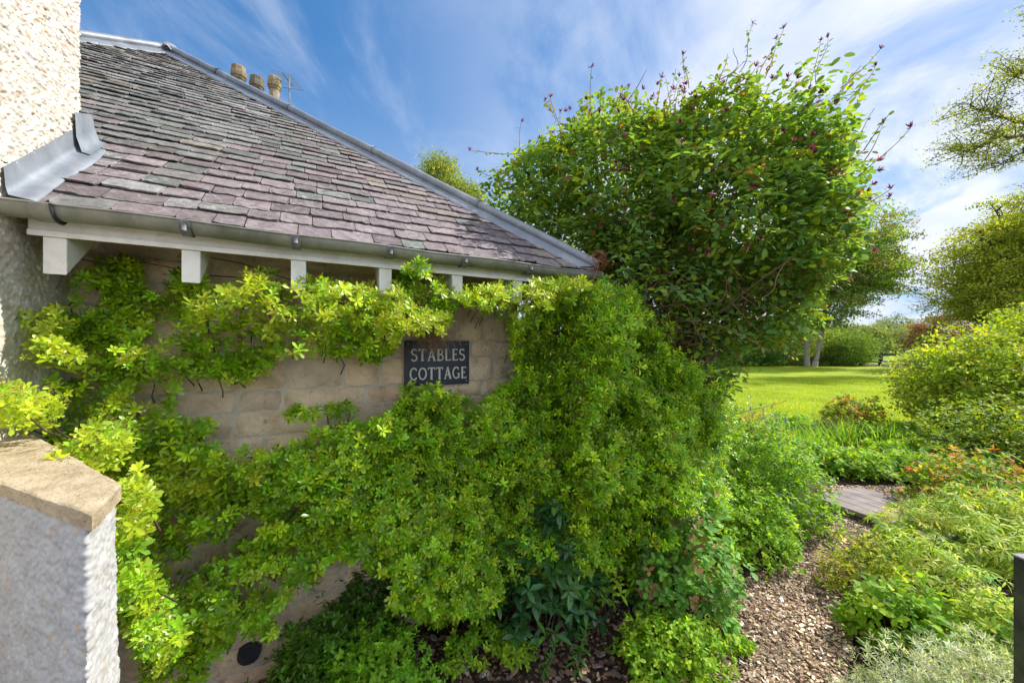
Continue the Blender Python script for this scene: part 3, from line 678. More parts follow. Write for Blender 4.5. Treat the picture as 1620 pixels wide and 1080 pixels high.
th = np.where(u > 1.25, np.maximum(th, .22+.55*vnoise(q3, 2.8, 8)+.25*vnoise(q3, 8, 9)), th)
dep = rng.random(n)**.55
wv = 2.17-th*dep+np.where((u > 1.3), rng.random(n)**3*.45, 0)
P = Wn(u, wv, z); px, py = proj(P)
ja = 26+50*(px > 1040); jx, jy = (vnoise(P, 14, 3)-.5)*26+(vnoise(P, 5, 13)-.5)*(ja-26)*1.6, (vnoise(P, 14, 4)-.5)*ja
ok = inpoly(px+jx, py+jy, OUT)
for a_, b_ in ((0, 9), (0, -9), (9, 0), (-9, 0)): ok &= ~inpoly(px+jx*.5+a_, py+jy*.5+b_, GAPS[0])
for g_ in GAPS: ok &= ~inpoly(px+jx*.7, py+jy*.7, g_)
dens = np.where(px < 480, .20+.24*vnoise(P, 9, 77), np.where(py < 600, .48, .62))*np.where(vnoise(P, 6.5, 55) < .32, .25, 1)
dens = dens*np.where((px > 900) & (py < 620), .75, 1)
lp = (px < 200) & (py > 600)
ok &= (rng.random(n) < dens) & ~((u < -.88) & (wv > 1.0))
P = P[ok]; hot = hot[ok]; pxx, pyy = px[ok], py[ok]; dep = dep[ok]
# sprays that reach forward over the garden wall
ex = []
for (a, b, rx, ry, t0_, t1_, k) in ((25, 640, 32, 34, .95, 1.15, 26), (60, 655, 40, 26, 1.1, 1.3, 20), (105, 745, 50, 26, .98, 1.15, 34), (160, 705, 45, 34, 1.05, 1.3, 42), (215, 800, 26, 60, 1.0, 1.25, 36), (205, 930, 48, 44, .95, 1.2, 34), (255, 1000, 40, 60, 1.05, 1.35, 40), (195, 855, 24, 30, .98, 1.1, 14),
        (85, 560, 40, 20, 1.2, 1.3, 14), (190, 430, 32, 22, 1.5, 1.6, 14), (300, 450, 26, 22, 1.55, 1.7, 12), (70, 510, 40, 30, 1.25, 1.38, 20), (475, 655, 30, 12, 1.75, 1.8, 12), (540, 650, 26, 14, 1.85, 1.9, 10), (660, 428, 26, 14, 1.65, 1.72, 9), (665, 618, 34, 9, 1.95, 2.0, 10)):
    for _ in range(int(k*2.1)):
        r1, a1 = math.sqrt(random.random()), random.uniform(0, 6.28)
        ex.append(PX(a+rx*r1*math.cos(a1), b+ry*r1*math.sin(a1), random.uniform(t0_, t1_)))
ex = np.array(ex); exx, exy = proj(ex)
P = np.concatenate([P, ex]); hot = np.concatenate([hot, np.where(exy < 860, .75, .25)*(exx < 260)]); pxx = np.concatenate([pxx, exx]); pyy = np.concatenate([pyy, exy]); dep = np.concatenate([dep, np.ones(len(ex))])
n = len(P)
A = nrm(-DW*.75+np.array([0, 0, .75])+DU*.15+rng.normal(0, .42, (n, 3)))
base = pick([(.20, .40, .014, 4), (.26, .46, .016, 4), (.12, .26, .016, 2), (.38, .54, .018, 3.6)], n, .2)
yel = np.clip(hot*.95-.28+rng.normal(0, .22, n), 0, .85)[:, None]  # sunlit look painted in: leaves and buds yellowed in the HOT patches
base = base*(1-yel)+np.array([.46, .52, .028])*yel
fol = MB(); Ls = np.where(P[:, 1] < 1.36, .030, np.where(pxx < 330, .035, .0355))*np.clip(rng.normal(1, .16, n), .6, 1.4)
rosettes(fol, P, A, 9, Ls, .35, base, (.05, 1.15), 'obov', .14)
print('climber rosettes', n)
part(fol, 'foliage', M['leaf'], cs, smooth=True)
bd_ = (rng.random(n) < .26+.3*(vnoise(P, 6, 66) > .6)) & (dep > .55)
bm = MB(); specks(bm, P[bd_]+A[bd_]*.022, 13, .0095, .0026, pick([(.30, .22, .04, 3), (.24, .27, .05, 3), (.36, .18, .05, 1)], bd_.sum(), .15)+np.where(yel[bd_] > .3, .12, 0)*np.array([1, .7, .1]))
part(bm, 'flower_buds', M['petal'], cs)
mb = MB()
for k in range(7):
    z0 = random.uniform(-1.3, .35); u0 = random.uniform(-.2, 1.6); u1 = u0-random.uniform(.6, 1.9); pts = []
    u1 = max(u1, -.86); zz_ = z0
    for j in range(16):
        f = j/15; zz_ += random.gauss(0, .02)+.01; uu = u0+(u1-u0)*f
        pts.append(W(uu, 2.13-.05*random.random(), min(zz_, .4)))
    pu, pw, pz = toUW(np.array(pts))
    if np.any((pu > su0-.12) & (pu < su1+.12) & (pz > sz0-.06) & (pz < sz1+.06)) or -.35 < np.median(pz) < .02: continue
    mb.tube(pts, np.linspace(.006, .003, 16)*random.uniform(.6, 1), 5)
for k in range(14):
    b0 = W(1.5+random.uniform(-.3, 1.2), 2.15, -1.66); e = W(1.6+random.uniform(-.2, 1.2), 2.15, random.uniform(-.3, .3)); mb.tube(curve(b0, e, 10, .05), np.linspace(.02, .006, 10), 6)
sel = rng.choice(n, 1600, replace=False)
for k in sel:
    q = P[k]; mb.tube([q, q-A[k]*.05+rng.normal(0, .01, 3), q-A[k]*.06+DW*.07-np.array([0, 0, .05])], [.0022, .003, .0035], 3, cap=False)
part(mb, 'stems', M['bark'], cs, smooth=True)
# dry tuft over the plaque
tz = PX(682, 530, 1.93); nest = thing('twig_clump', 'dry brown clump of dead roots hanging over the top of the plaque', 'dead twigs', tz)
mb = MB()
for k in range(150):
    a = tz+rng.normal(0, 1, 3)*np.array([.035, .03, .02]); e = a+np.array([rng.normal(0, .035), rng.normal(0, .015), -random.uniform(.03, .10)]); mb.tube(curve(a, e, 5, .3), .0011, 3, cap=False)
part(mb, 'twigs', M['twig'], nest)
# dead flower head at the roof corner
tz = PX(948, 412, 2.25); dh = thing('dead_shoot', 'rust brown dead shoot poking up at the roof corner', 'dead twigs', tz)
mb = MB(); mb.tube(curve(PX(925, 470, 2.2), tz, 6, .05), .003, 5)
for k in range(150):
    a = tz+rng.normal(0, .03, 3); e = a+rng.normal(0, .02, 3); mb.tube([a, e], .0012, 3, cap=False)
part(mb, 'twigs', surf('rust_twig', [(.3, (.16, .06, .03)), (.7, (.34, .15, .08))], 30), dh)

# ================================================================== HONEYSUCKLE
hs = thing('honeysuckle_bush', 'towering honeysuckle with purple flower clusters beside the cottage corner', 'honeysuckle', (1.5, 3.1, 0))
E = EYE
HE = [(.45, 3.40, E+1.06, .74, .8, .66), (.92, 3.15, E+1.24, .86, .85, .76), (1.60, 3.05, E+1.24, .82, .85, .82), (2.02, 3.05, E+1.06, .62, .8, .68), (1.75, 2.75, E+.72, .68, .65, .58),
      (1.88, 2.95, E+.60, .52, .6, .55), (1.15, 2.85, E+.55, .66, .58, .55), (1.45, 2.35, E+.85, .46, .38, .42), (1.62, 3.0, E+.22, .40, .5, .34), (1.50, 3.0, E-.12, .36, .4, .34), (.35, 3.0, E+.72, .5, .5, .42), (.75, 2.75, E+.55, .45, .4, .40)]
def hleaf(P, N, mb, L, cols, k='round'):
    n = len(P); d = nrm(rng.normal(size=(n, 3))*np.array([1, 1, .35])+N*.4)
    up = nrm(np.array([0, 0, .9])+N*.35+rng.normal(0, .35, (n, 3)))
    for sgn in (1, -1):
        A = nrm(d*sgn+np.array([0, 0, -.15])+rng.normal(0, .15, (n, 3)))
        leaves(mb, P+A*.006, A, up, L*rng.uniform(.7, 1.15, n), .58, np.clip(cols*rng.uniform(.82, 1.2, (n, 1)), .002, .9), k, .12)
P, N = in_ell(HE, 40000, .60); P = P+N*((vnoise(P, 2.6, 41)-.5)*.34+(vnoise(P, 6, 43)-.5)*.20)[:, None]
nn_ = vnoise(P, 4.5, 12); keep = (nn_ > .30) | (rng.random(len(P)) < .35)
keep &= P[:, 2] > E-.5
uu, ww, z_ = toUW(P); keep &= ~((uu < CU+.12) & (ww > GW-.1) & (z_ < EZ+(np.minimum(ww-GW, CU+.12-uu))*PITCH+.25) & (ww < 4))
P, N = P[keep], N[keep]; n = len(P); print('honeysuckle pairs', n)
cols = pick([(.125, .245, .075, 4), (.165, .30, .075, 4), (.21, .33, .050, 2.5), (.28, .38, .03, 2.0), (.26, .15, .07, .5)], n, .18)
top = np.clip((P[:, 2]-E-1.5)/.7, 0, 1)[:, None]*rng.random((n, 1)); cols = cols*(1-top*.7)+np.array([.22, .28, .03])*top*.7  # backlit yellow towards the crown top is put into the leaf colour
mb = MB(); hleaf(P, N, mb, .054, cols)
# shoots standing up out of the crown
shoots = []; fl = []
def shoot(a, e, nleaf, flower, mb, smb):
    c = curve(a, e, 9, .06); smb.tube(c, np.linspace(.0035, .0015, 9), 4)
    ts = np.linspace(.25, .93, nleaf); Q = np.array([c[int(t*8)] for t in ts]); 
    hleaf(Q, nrm(np.tile(e-a, (nleaf, 1))), mb, .036, pick([(.10, .2, .03, 3), (.30, .22, .05, 2), (.2, .27, .04, 2)], nleaf, .15))
    if flower: fl.append(c[-1])
smb = MB()
for k in range(130):
    j = rng.choice(len(P)); 
    for _ in range(40):
        if P[j, 2] > E+1.35+.5*abs(rng.normal()) or (P[j, 0] > 2.3 and P[j, 2] > E+.8): break
        j = rng.choice(len(P))
    d = nrm(N[j]*.6+np.array([.25, 0, .9])+rng.normal(0, .25, 3)); shoot(P[j], P[j]+d*random.uniform(.12, .42 if k % 3 == 0 else .26), random.randint(3, 5), random.random() < .75, mb, smb)
for (a, e) in (((1170, 115, 2.9), (1191, 38, 2.9)), ((1200, 120, 2.85), (1240, 45, 2.85)), ((1210, 125, 2.8), (1228, 62, 2.8)), ((1290, 130, 2.8), (1310, 60, 2.8)), ((1330, 150, 2.8), (1393, 78, 2.8)), ((1280, 140, 2.9), (1298, 65, 2.9)), ((1340, 160, 2.8), (1385, 105, 2.8)), ((840, 240, 3.2), (742, 238, 3.1)), ((830, 300, 3.1), (755, 270, 3.1)), ((1090, 140, 2.9), (1080, 88, 2.9)), ((1340, 330, 2.9), (1408, 312, 2.9)), ((880, 190, 3.1), (862, 160, 3.1))):
    shoot(PX(*a), PX(*e), 6, True, mb, smb)
# loose sprays hanging at the right side and under the crown
for k in range(45):
    a = PX(random.uniform(1130, 1290), random.uniform(400, 520), random.uniform(2.6, 3.3)); e = a+np.array([random.uniform(-.1, .15), 0, -random.uniform(.1, .35)])
    shoot(a, e, 5, random.random() < .2, mb, smb)
shoot(PX(1150, 660, 2.9), PX(1245, 633, 2.9), 5, False, mb, smb); shoot(PX(1130, 640, 2.8), PX(1165, 600, 2.8), 5, False, mb, smb)
part(mb, 'foliage', M['leaf_soft'], hs, smooth=True)
# flowers: bunches of narrow curved tubes
Pf, Nf = in_ell(HE, 2500, .96); keep = (Pf[:, 2] > E+.55) | (rng.random(len(Pf)) < .12); uu, ww, z_ = toUW(Pf); keep &= ~((uu < CU+.1) & (z_ < 1.9)); keep &= Pf[:, 2] > E+.2
Pf, Nf = Pf[keep][:230], Nf[keep][:230]
Pf = np.concatenate([Pf+Nf*.02, np.array(fl)]); Nf = np.concatenate([Nf, np.tile([.1, 0, 1.0], (len(fl), 1))])
o_ = np.argsort(Pf[:, 1]); Pf, Nf = Pf[o_], Nf[o_]
def fcluster(sl, nm):
    mb = MB(); q, nn_ = Pf[sl], Nf[sl]
    for k in range(12):
        A = nrm(nn_*.8+np.array([0, 0, .4])+rng.normal(0, .55, nn_.shape)); leaves(mb, q, A, rv(len(q)), .033*rng.uniform(.7, 1.2, len(q)), .20, pick([(.20, .025, .06, 3), (.11, .015, .045, 3), (.32, .05, .10, 1.5), (.40, .24, .2, .6)], len(q), .2), 'ovate', -.3)
    return part(mb, nm, M['petal'], hs)
for k in range(99): fcluster(slice(k, k+1), 'flower_cluster')
fcluster(slice(99, None), 'flower_clusters')['kind'] = 'stuff'
# trunks and tangled branches
bases = [(1.22, 2.95, 0), (1.34, 3.0, 0), (1.45, 2.92, 0), (1.28, 3.08, 0), (1.5, 3.05, 0)]
br = MB()
for b0 in bases:
    c = curve(b0, (b0[0]+rng.normal(0, .1), b0[1], E+.05), 10, .05); br.tube(c, np.linspace(.035, .022, 10), 8)
    for k in range(26):
        q, _ = in_ell(HE, 1, .35)
        if len(q) == 0: continue
        q = q[0]; c2 = curve(c[-1-(k % 3)], q, 12, .10, .08); br.tube(c2, np.linspace(.009, .003, 12), 5)
        for j in range(5):
            s0 = c2[random.randint(5, 11)]; e = s0+np.clip(rng.normal(0, .18, 3), -.3, .3); 
            ue, we, ze = toUW(e)
            if not (ue < CU+.1 and ze < 1.9): br.tube(curve(s0, e, 7, .15), np.linspace(.004, .0015, 7), 4)
for k in range(120):     # dead tangle near the roof corner
    a = PX(random.uniform(1000, 1080), random.uniform(450, 540), random.uniform(2.5, 2.9)); e = a+rng.normal(0, .16, 3); br.tube(curve(a, e, 8, .3), .0022, 4)
for V, L, T, C in zip(smb.V, smb.L, smb.T, smb.C): pass
br.V += smb.V; br.C += smb.C; br.T += smb.T; br.L += [x+br.n for x in smb.L]; br.n += smb.n
part(br, 'branches', M['twig'], hs, smooth=True)

# ================================================================== GENERIC PLANTS AND TREES
def dome(name, label, cat, c, rx, ry, h, n, L, wd, cols, style='ovate', mat='leaf_soft', group=None, K=5, tilt=(.1, .9), low=0.03, flowers=None, droop=.2, stems=14, lean=.4, bare=.3):
    c = np.array([c[0], c[1], 0.0]); th_ = thing(name, label, cat, c, group)
    d = rv(n); d[:, 2] = np.abs(d[:, 2]); r = .45+.55*rng.random(n)**.6
    P = c+d*np.array([rx, ry, h])*r[:, None]*(0.62+.50*vnoise(d*1.0+c, 2.6, 9)+.24*vnoise(d+c, 6.5, 10)+np.where(rng.random(n) < .06, .18, 0))[:, None]; P[:, 2] += low
    keep = vnoise(P, 3.2/max(rx, .2)*.8, 19) > bare*.8
    P, d = P[keep], d[keep]; n = len(P)
    A = nrm(d*lean+np.array([0, 0, .8])+rng.normal(0, .35, (n, 3))); mb = MB()
    rosettes(mb, P, A, K, L, wd, pick(cols, n), tilt, style, droop)
    part(mb, 'foliage', M[mat], th_, smooth=True)
    sb = MB()
    for k in range(stems):
        q = P[rng.choice(n)]; sb.tube(curve(c+np.array([rng.normal(0, .04), rng.normal(0, .04), 0]), q, 7, .08), np.linspace(.006, .0025, 7)*min(3, max(1, h)), 5)
    part(sb, 'stems', M['bark'], th_, smooth=True)
    if flowers:
        fc, fn, fl_, kind = flowers; j = rng.choice(np.where(d[:, 2] > .25)[0], min(fn, n-1)); mb = MB(); Q = P[j]+d[j]*.03
        if kind == 'spike':
            for q in Q:
                mb = MB(); hh = fl_*rng.uniform(.7, 1.2); b0 = q; t_ = q+np.array([rng.normal(0, .02), rng.normal(0, .02), hh*2])
                mb.tube([b0, t_], .003, 4, (.1, .16, .04)); specks(mb, np.array([t_-np.array([0, 0, hh*f]) for f in np.linspace(0, .8, 7)]), 9, .009, .006, np.tile(fc, (7, 1)))
                part(mb, 'flower_spike', M['petal'], th_)
        else:
            for i_ in range(len(Q)):
                mb = MB()
                for k in range(5):
                    A2 = nrm(d[j[i_]]+rng.normal(0, .6, (1, 3))); leaves(mb, Q[i_:i_+1], A2, rv(1), fl_, .6, np.array([fc])*rng.uniform(.7, 1.2), 'ovate', .2)
                part(mb, 'flower', M['petal'], th_)
    return th_
def strap(name, label, cat, c, r, h, n, cols, wd=.03, group=None, mat='leaf_soft', arch=.5):
    c = np.array([c[0], c[1], 0.0]); th_ = thing(name, label, cat, c, group); seg = 6
    b = c+np.stack([rng.normal(0, r*.4, n), rng.normal(0, r*.4, n), np.zeros(n)], -1)
    out = nrm(np.stack([rng.normal(size=n), rng.normal(size=n), np.zeros(n)], -1)); H = h*rng.uniform(.6, 1.1, n); ar = arch*rng.uniform(.3, 1.2, n)
    sd_ = np.stack([-out[:, 1], out[:, 0], np.zeros(n)], -1); V = []
    for k in range(seg):
        t = k/(seg-1); p = b+out*(r*ar*2*t**1.6)[:, None]+np.array([0, 0, 1.0])*(H*(t-ar*.45*t**3))[:, None]; w_ = wd*h*(1-t**2.2)*.5+.0006
        V += [p-sd_*w_, p+sd_*w_]
    V = np.stack(V, 1); F = [(2*k, 2*k+1, 2*k+3, 2*k+2) for k in range(seg-1)]
    part(MB().inst(V, F, pick(cols, n)), 'foliage', M[mat], th_, smooth=True); return th_
def tree(name, label, cat, base, stems, ell, ncl, per, crad, L, cols, tr=.2, wd=.55, group=None, mat='leaf_far', bark='bark_pale', limbs=26, twigs=6, shell=.4, bare=.32, nsc=.5, fork=.35, kind='far', flat=.6):
    base = np.array([base[0], base[1], 0.0]); th_ = thing(name, label, cat, base, group); ell = np.array(ell, float)
    Q, N = in_ell(ell, ncl, shell); Q = Q+N*((vnoise(Q, 3.2/ell[:, 3].mean(), 61)-.5)*.55*ell[:, 3].mean()*.6+(vnoise(Q, 9/ell[:, 3].mean(), 62)-.5)*.25*ell[:, 3].mean()*.6)[:, None]; k_ = vnoise(Q, nsc, 23) > bare; Q, N = Q[k_], N[k_]
    n = len(Q)*per; P = np.repeat(Q, per, 0)+rng.normal(size=(n, 3))*crad*np.array([1, 1, flat])
    mb = MB(); A = nrm(rng.normal(size=(n, 3))+np.array([0, 0, -.1])); Nn = nrm(np.array([0, 0, .8])+rng.normal(0, .6, (n, 3)))
    cc = np.repeat(pick(cols, len(Q), .16), per, 0)*rng.uniform(.8, 1.2, (n, 1))
    leaves(mb, P, A, Nn, L*rng.uniform(.6, 1.25, n), wd, cc, kind, .1)
    tb = MB(); cz = ell[:, 2].mean(); cxy = ell[:, :2].mean(0); H = (ell[:, 2]+ell[:, 5]).max()
    trunks = []
    for s_ in range(stems):
        off = np.array([(s_-(stems-1)/2)*tr*3.4, rng.normal(0, tr*.3), 0]); e = np.array([cxy[0]+off[0]*3, cxy[1], base[2]+H*(.86 if mat == 'leaf_far' else .55)]); c = curve(base+off*.9-np.array([0, 0, .1]), e, 14, .03)
        tb.tube(c, tr*np.linspace(1, .12, 14)**.8*np.where(np.arange(14) == 0, 1.3, 1), 10); trunks.append(c)
    for k in range(limbs):
        q = Q[rng.choice(len(Q))]; c = trunks[k % stems]; hz_ = np.clip((q[2]*.72)/H, fork*.6, .85); s0 = c[int(hz_*13)]; cb = curve(s0, q, 10, .09, .10)
        tb.tube(cb, tr*np.linspace(.34, .05, 10), 6)
        near = Q[np.argsort(np.linalg.norm(Q-q, axis=1))[:twigs*8:8]]
        for q2 in near:
            tb.tube(curve(cb[random.randint(4, 8)], q2, 7, .1, .05), tr*np.linspace(.12, .025, 7), 4, cap=False)
    part(tb, 'trunk', M[bark], th_, smooth=True); part(mb, 'crown', M[mat], th_, smooth=True)
    return th_
FRESH = [(.15, .30, .018, 3), (.22, .38, .022, 3), (.30, .43, .03, 2)]
DARKG = [(.045, .12, .02, 3), (.07, .17, .025, 3), (.10, .20, .03, 1)]
GOLD = [(.34, .38, .03, 4), (.22, .30, .03, 3), (.42, .42, .06, 2), (.14, .22, .03, 1.5)]

n = 170000
gx, gy = rng.uniform(1, 26, n), 7.7+rng.random(n)**1.6*12; ok = inpoly(gx, gy, LAWN); gx, gy = gx[ok], gy[ok]; n = len(gx)
an_ = rng.uniform(0, 6.28, n); hg = .034*rng.uniform(.5, 1.5, n)*(.7+.6*vnoise(np.stack([gx, gy, gx*0], -1), .9, 5)); B0 = np.stack([gx, gy, np.full(n, .003)], -1); sd2 = np.stack([np.cos(an_), np.sin(an_), an_*0], -1)*.006
tipv = np.stack([rng.normal(0, .012, n), rng.normal(0, .012, n), hg], -1)
cg = pick([(.26, .38, .014, 3), (.34, .44, .02, 3), (.18, .30, .015, 2), (.42, .44, .06, .6)], n)*(.75+.5*vnoise(np.stack([gx, gy, gx*0], -1), 1.4, 6))[:, None]
tag(MB().inst(np.stack([B0-sd2, B0+sd2, B0+tipv], 1), [(0, 1, 2)], cg).build('lawn_blades', M['leaf_far']), 'short mown lawn grass blades', 'grass', kind='stuff')
# ---- foreground bed
g = GR
dome('rounded_leaf_shrub', 'upright shrub with rounded leaves tinged red at the tips', 'shrub', GR(1082, 1000)[:2]+np.array([0.02, .08]), .30, .26, .80, 900, .048, .62, [(.13, .29, .06, 5), (.17, .34, .05, 3), (.34, .20, .10, 1.0)], 'round', K=4, flowers=None, bare=.2)
dome('lacy_ground_plant', 'pale green leafy ground plant at the foot of the rounded shrub', 'ground plant', GR(1060, 1062)[:2], .27, .18, .26, 700, .030, .6, FRESH, 'round', K=4)
dome('laurel_seedling', 'dark glossy long-leaved shrub against the base of the climber', 'shrub', (W(1.15, 1.72, 0)[0], W(1.15, 1.72, 0)[1]), .30, .16, .72, 240, .085, .34, [(.03, .10, .03, 4), (.05, .14, .04, 3), (.09, .22, .03, 2)], mat='leaf', K=5, tilt=(.0, .8), low=.12, droop=.3)
dome('laurel_seedling', 'bright narrow-leaved shoots rising right of the dark glossy shrub', 'shrub', (W(1.62, 1.78, 0)[0], W(1.62, 1.78, 0)[1]), .26, .16, .78, 220, .062, .34, FRESH, mat='leaf', K=5, tilt=(.0, .8), low=.12, droop=.3)
dome('box_shrub', 'small dark shrub below the bare stretch of wall', 'shrub', GR(560, 1035)[:2]+np.array([0, .05]), .26, .20, .40, 900, .034, .42, [(.07, .17, .02, 4), (.10, .22, .02, 4)], mat='leaf', K=7, bare=.1)
dome('lime_ground_plant', 'bright lime green cut-leaved plant at the bottom edge of the bed', 'ground plant', GR(600, 1130)[:2], .26, .15, .34, 900, .026, .55, [(.16, .34, .02, 4), (.21, .40, .03, 3)], 'round', K=5, bare=.1)
dome('box_shrub', 'leafy low shrub at the corner of the bare wall and bed', 'shrub', GR(500, 1110)[:2], .20, .14, .36, 600, .032, .42, [(.07, .17, .02, 4), (.11, .24, .02, 4)], mat='leaf', K=7, bare=.1)
for px_, py_, s_, lb in ((912, 1060, 1.0, 'taller'), (862, 1072, .75, 'shorter')):
    c = GR(px_, py_); th_ = thing('spurge_plant', lb+' single-stemmed spurge with whorled narrow leaves on bare soil', 'plant', c, 'spurge plants on the soil')
    mb = MB(); hgt = .20*s_; 
    for k in range(9):
        f = k/8; rosettes(mb, np.array([c+np.array([.006*k, 0, hgt*f+.02])]), np.array([[0.05, 0, 1.0]]), 5, .082*s_*(1-.35*f), .20, pick([(.09, .22, .04, 1)], 1, .1), (-.1+.8*f, .15+.9*f), 'ovate', .25)
    part(mb, 'foliage', M['leaf_soft'], th_, smooth=True); part(MB().tube([c, c+np.array([.05, 0, hgt])], .004, 6), 'stem', M['bark'], th_)
for k, (a, b, r_, h_, lb) in enumerate(((770, 1030, .12, .12, 'leafy green weed patch left of the spurge plants'), (820, 1045, .10, .10, 'small weed close beside the shorter spurge'), (735, 1060, .13, .13, 'fresh green weed at the bottom of the bare soil'), (930, 960, .06, .05, 'tiny yellow-green maple seedling on dark soil'), (1165, 1030, .08, .04, 'sparse weed growing through the bark chips'), (1150, 1000, .06, .04, 'small weed on the left edge of the chip path'))):
    dome('weed', lb, 'weed', GR(a, b)[:2], r_, r_*.8, h_, int(160*r_/.1), .030, .5, FRESH, 'ovate', K=4, stems=5)
dome('periwinkle_shrub', 'broad leafy green shrub with small blue flowers left of the boards', 'shrub', (2.27, 3.45), .62, .50, .92, 3600, .036, .62, [(.18, .34, .025, 4), (.25, .41, .025, 3), (.12, .25, .03, 2)], 'round', K=4, flowers=((.25, .26, .55), 10, .018, 'f'), bare=.15)
dome('periwinkle_shrub', 'low trailing green growth spilling on to the chip path', 'shrub', (1.86, 2.92), .38, .30, .50, 1500, .034, .6, [(.18, .34, .025, 4), (.26, .42, .03, 3)], 'round', K=4, flowers=((.25, .26, .55), 6, .016, 'f'), bare=.15)
dome('hedge_shrub', 'dense green shrub filling the foot of the climber beside the round-leaved shrub', 'shrub', (1.75, 3.35), .45, .40, 1.15, 2200, .040, .42, FRESH, mat='leaf', K=6, bare=.15)
# ---- right of the path
def fingers(c, rx, h, n, label, cols=GOLD, L=.085, wd=.17):
    return dome('finger_leaf_shrub', label, 'shrub', c, rx, rx*.8, h, n, L, wd, cols, 'ovate', K=8, tilt=(-.25, .35), group='golden finger-leaved shrubs', droop=.4, bare=.12)
LEM = [(.36, .46, .06, 4), (.26, .40, .05, 3), (.48, .52, .14, 2), (.14, .26, .04, 1.5)]
fingers((3.48, 2.85), .62, .50, 620, 'largest lemon green shrub with drooping finger leaves', LEM)
fingers((2.68, 2.42), .40, .42, 300, 'finger-leaved golden shrub next to the narrowest part of the path', LEM, .07)
fingers((4.1, 2.95), .50, .46, 300, 'finger-leaved shrub below the orange-tipped shrub', LEM)
dome('golden_ground_shrub', 'small yellow-tipped shrub edging the right side of the path', 'shrub', (2.35, 2.45), .26, .28, .34, 600, .030, .5, GOLD, 'ovate', K=5)
dome('leafy_perennial', 'mid green broad-leaved plant below the golden shrubs', 'plant', (2.18, 2.05), .30, .26, .30, 420, .06, .5, FRESH+[(.2, .3, .03, 1)], 'ovate', K=4)
dome('leafy_perennial', 'pale green plant in front of the mossy post', 'plant', (2.6, 1.95), .32, .22, .28, 500, .05, .35, LEM, 'ovate', K=5)
def silver(c, rx, ry, h, n, label):
    return dome('silver_shrub', label, 'shrub', c, rx, ry, h, n, .034, .16, [(.42, .48, .34, 4), (.30, .38, .24, 3), (.52, .56, .46, 2)], 'ovate', K=7, tilt=(.1, 1.2), group='silvery shrubs', bare=.05, lean=.5)
silver((1.66, 1.52), .30, .18, .34, 1000, 'silvery thread-leaved shrub on the left at the bottom right edge')
silver((2.05, 1.62), .30, .20, .32, 1000, 'silvery thread-leaved shrub beside the mossy post')
P_ = thing('timber_post', 'dark mossy square timber post at the right edge', 'post', (1.82, 1.36, 0))
part(MB().box((1.915, 1.31, 0), (.11, 0, 0), (0, .11, 0), (0, 0, EYE-.80), (.7, .7, .7)), 'shaft', M['mossy'], P_, bevel=.006)
part(MB().box((1.912, 1.307, EYE-.799), (.116, 0, 0), (0, .116, 0), (0, 0, .008), (.9, .95, 1.1)), 'cap', M['wood_old'], P_, bevel=.003)
# orange tipped shrubs
BR = [(.15, .28, .03, 4), (.20, .32, .03, 3), (.46, .26, .05, 2), (.42, .34, .05, 2), (.42, .15, .06, .7)]
dome('orange_tipped_shrub', 'shrub with orange and bronze new leaves right of the boards', 'shrub', (4.45, 3.6), .55, .42, .62, 900, .060, .50, BR, 'round', K=4, group='orange-tipped shrubs')
dome('orange_tipped_shrub', 'low bronze-leaved shrub at the lawn edge below the big golden shrub', 'shrub', (6.5, 7.1), .60, .4, .70, 700, .075, .5, BR, 'ovate', K=5, group='orange-tipped shrubs')
dome('orange_tipped_shrub', 'red-tinted leafy plant among the border flowers', 'shrub', (3.5, 5.4), .45, .4, .72, 600, .055, .5, BR, 'ovate', K=4, group='orange-tipped shrubs')
# border between boards and lawn
bor = [(2.6, 5.0, .55, .75), (3.3, 5.9, .5, .62), (4.0, 6.4, .5, .55), (2.6, 6.2, .6, .65), (4.7, 6.9, .5, .5), (3.4, 4.75, .45, .50), (4.2, 5.2, .45, .42), (2.0, 5.4, .6, .8), (2.2, 7.0, .7, .6), (1.4, 6.5, .7, .75), (5.5, 7.2, .5, .5)]
ordn = ['nearest the boards on the left', 'halfway to the lawn', 'close to the middle of the lawn edge', 'left of the red-tinted plant', 'beside the iris leaves', 'directly behind the boards', 'right of the plant behind the boards', 'against the shaded hedge', 'at the left end of the lawn edge', 'deepest behind the honeysuckle stems', 'below the lawn shadow']
for k, (a, b, r_, h_) in enumerate(bor):
    sp = k in (1, 2, 3, 8, 4)
    dome('flowering_perennial' if sp else 'border_perennial', ('leafy border plant with lilac flower spikes ' if sp else 'fresh green border plant ')+ordn[k], 'border plant', (a, b), r_, r_*.8, h_*(.62 if b > 5.3 else .8), 520, .055, .5, [(.17, .36, .025, 4), (.24, .42, .03, 3), (.32, .44, .05, 2)], 'ovate', K=5, group='plants in the border along the lawn', flowers=((.45, .38, .55), 16, .10, 'spike') if sp else None, bare=.1)
for k, (a, b) in enumerate(((5.0, 6.0), (5.6, 6.3), (4.5, 5.7), (6.1, 6.0))):
    strap('iris_clump', ['sword-leaved clump in the centre of the border', 'tall sword-leaved clump nearest the bronze shrub', 'short sword-leaved clump next to the flower spikes', 'sword-leaved clump in the shade of the golden shrub'][k], 'iris', (a, b), .28, .50, 90, [(.16, .32, .03, 3), (.26, .40, .05, 2)], .035, 'sword-leaved clumps')
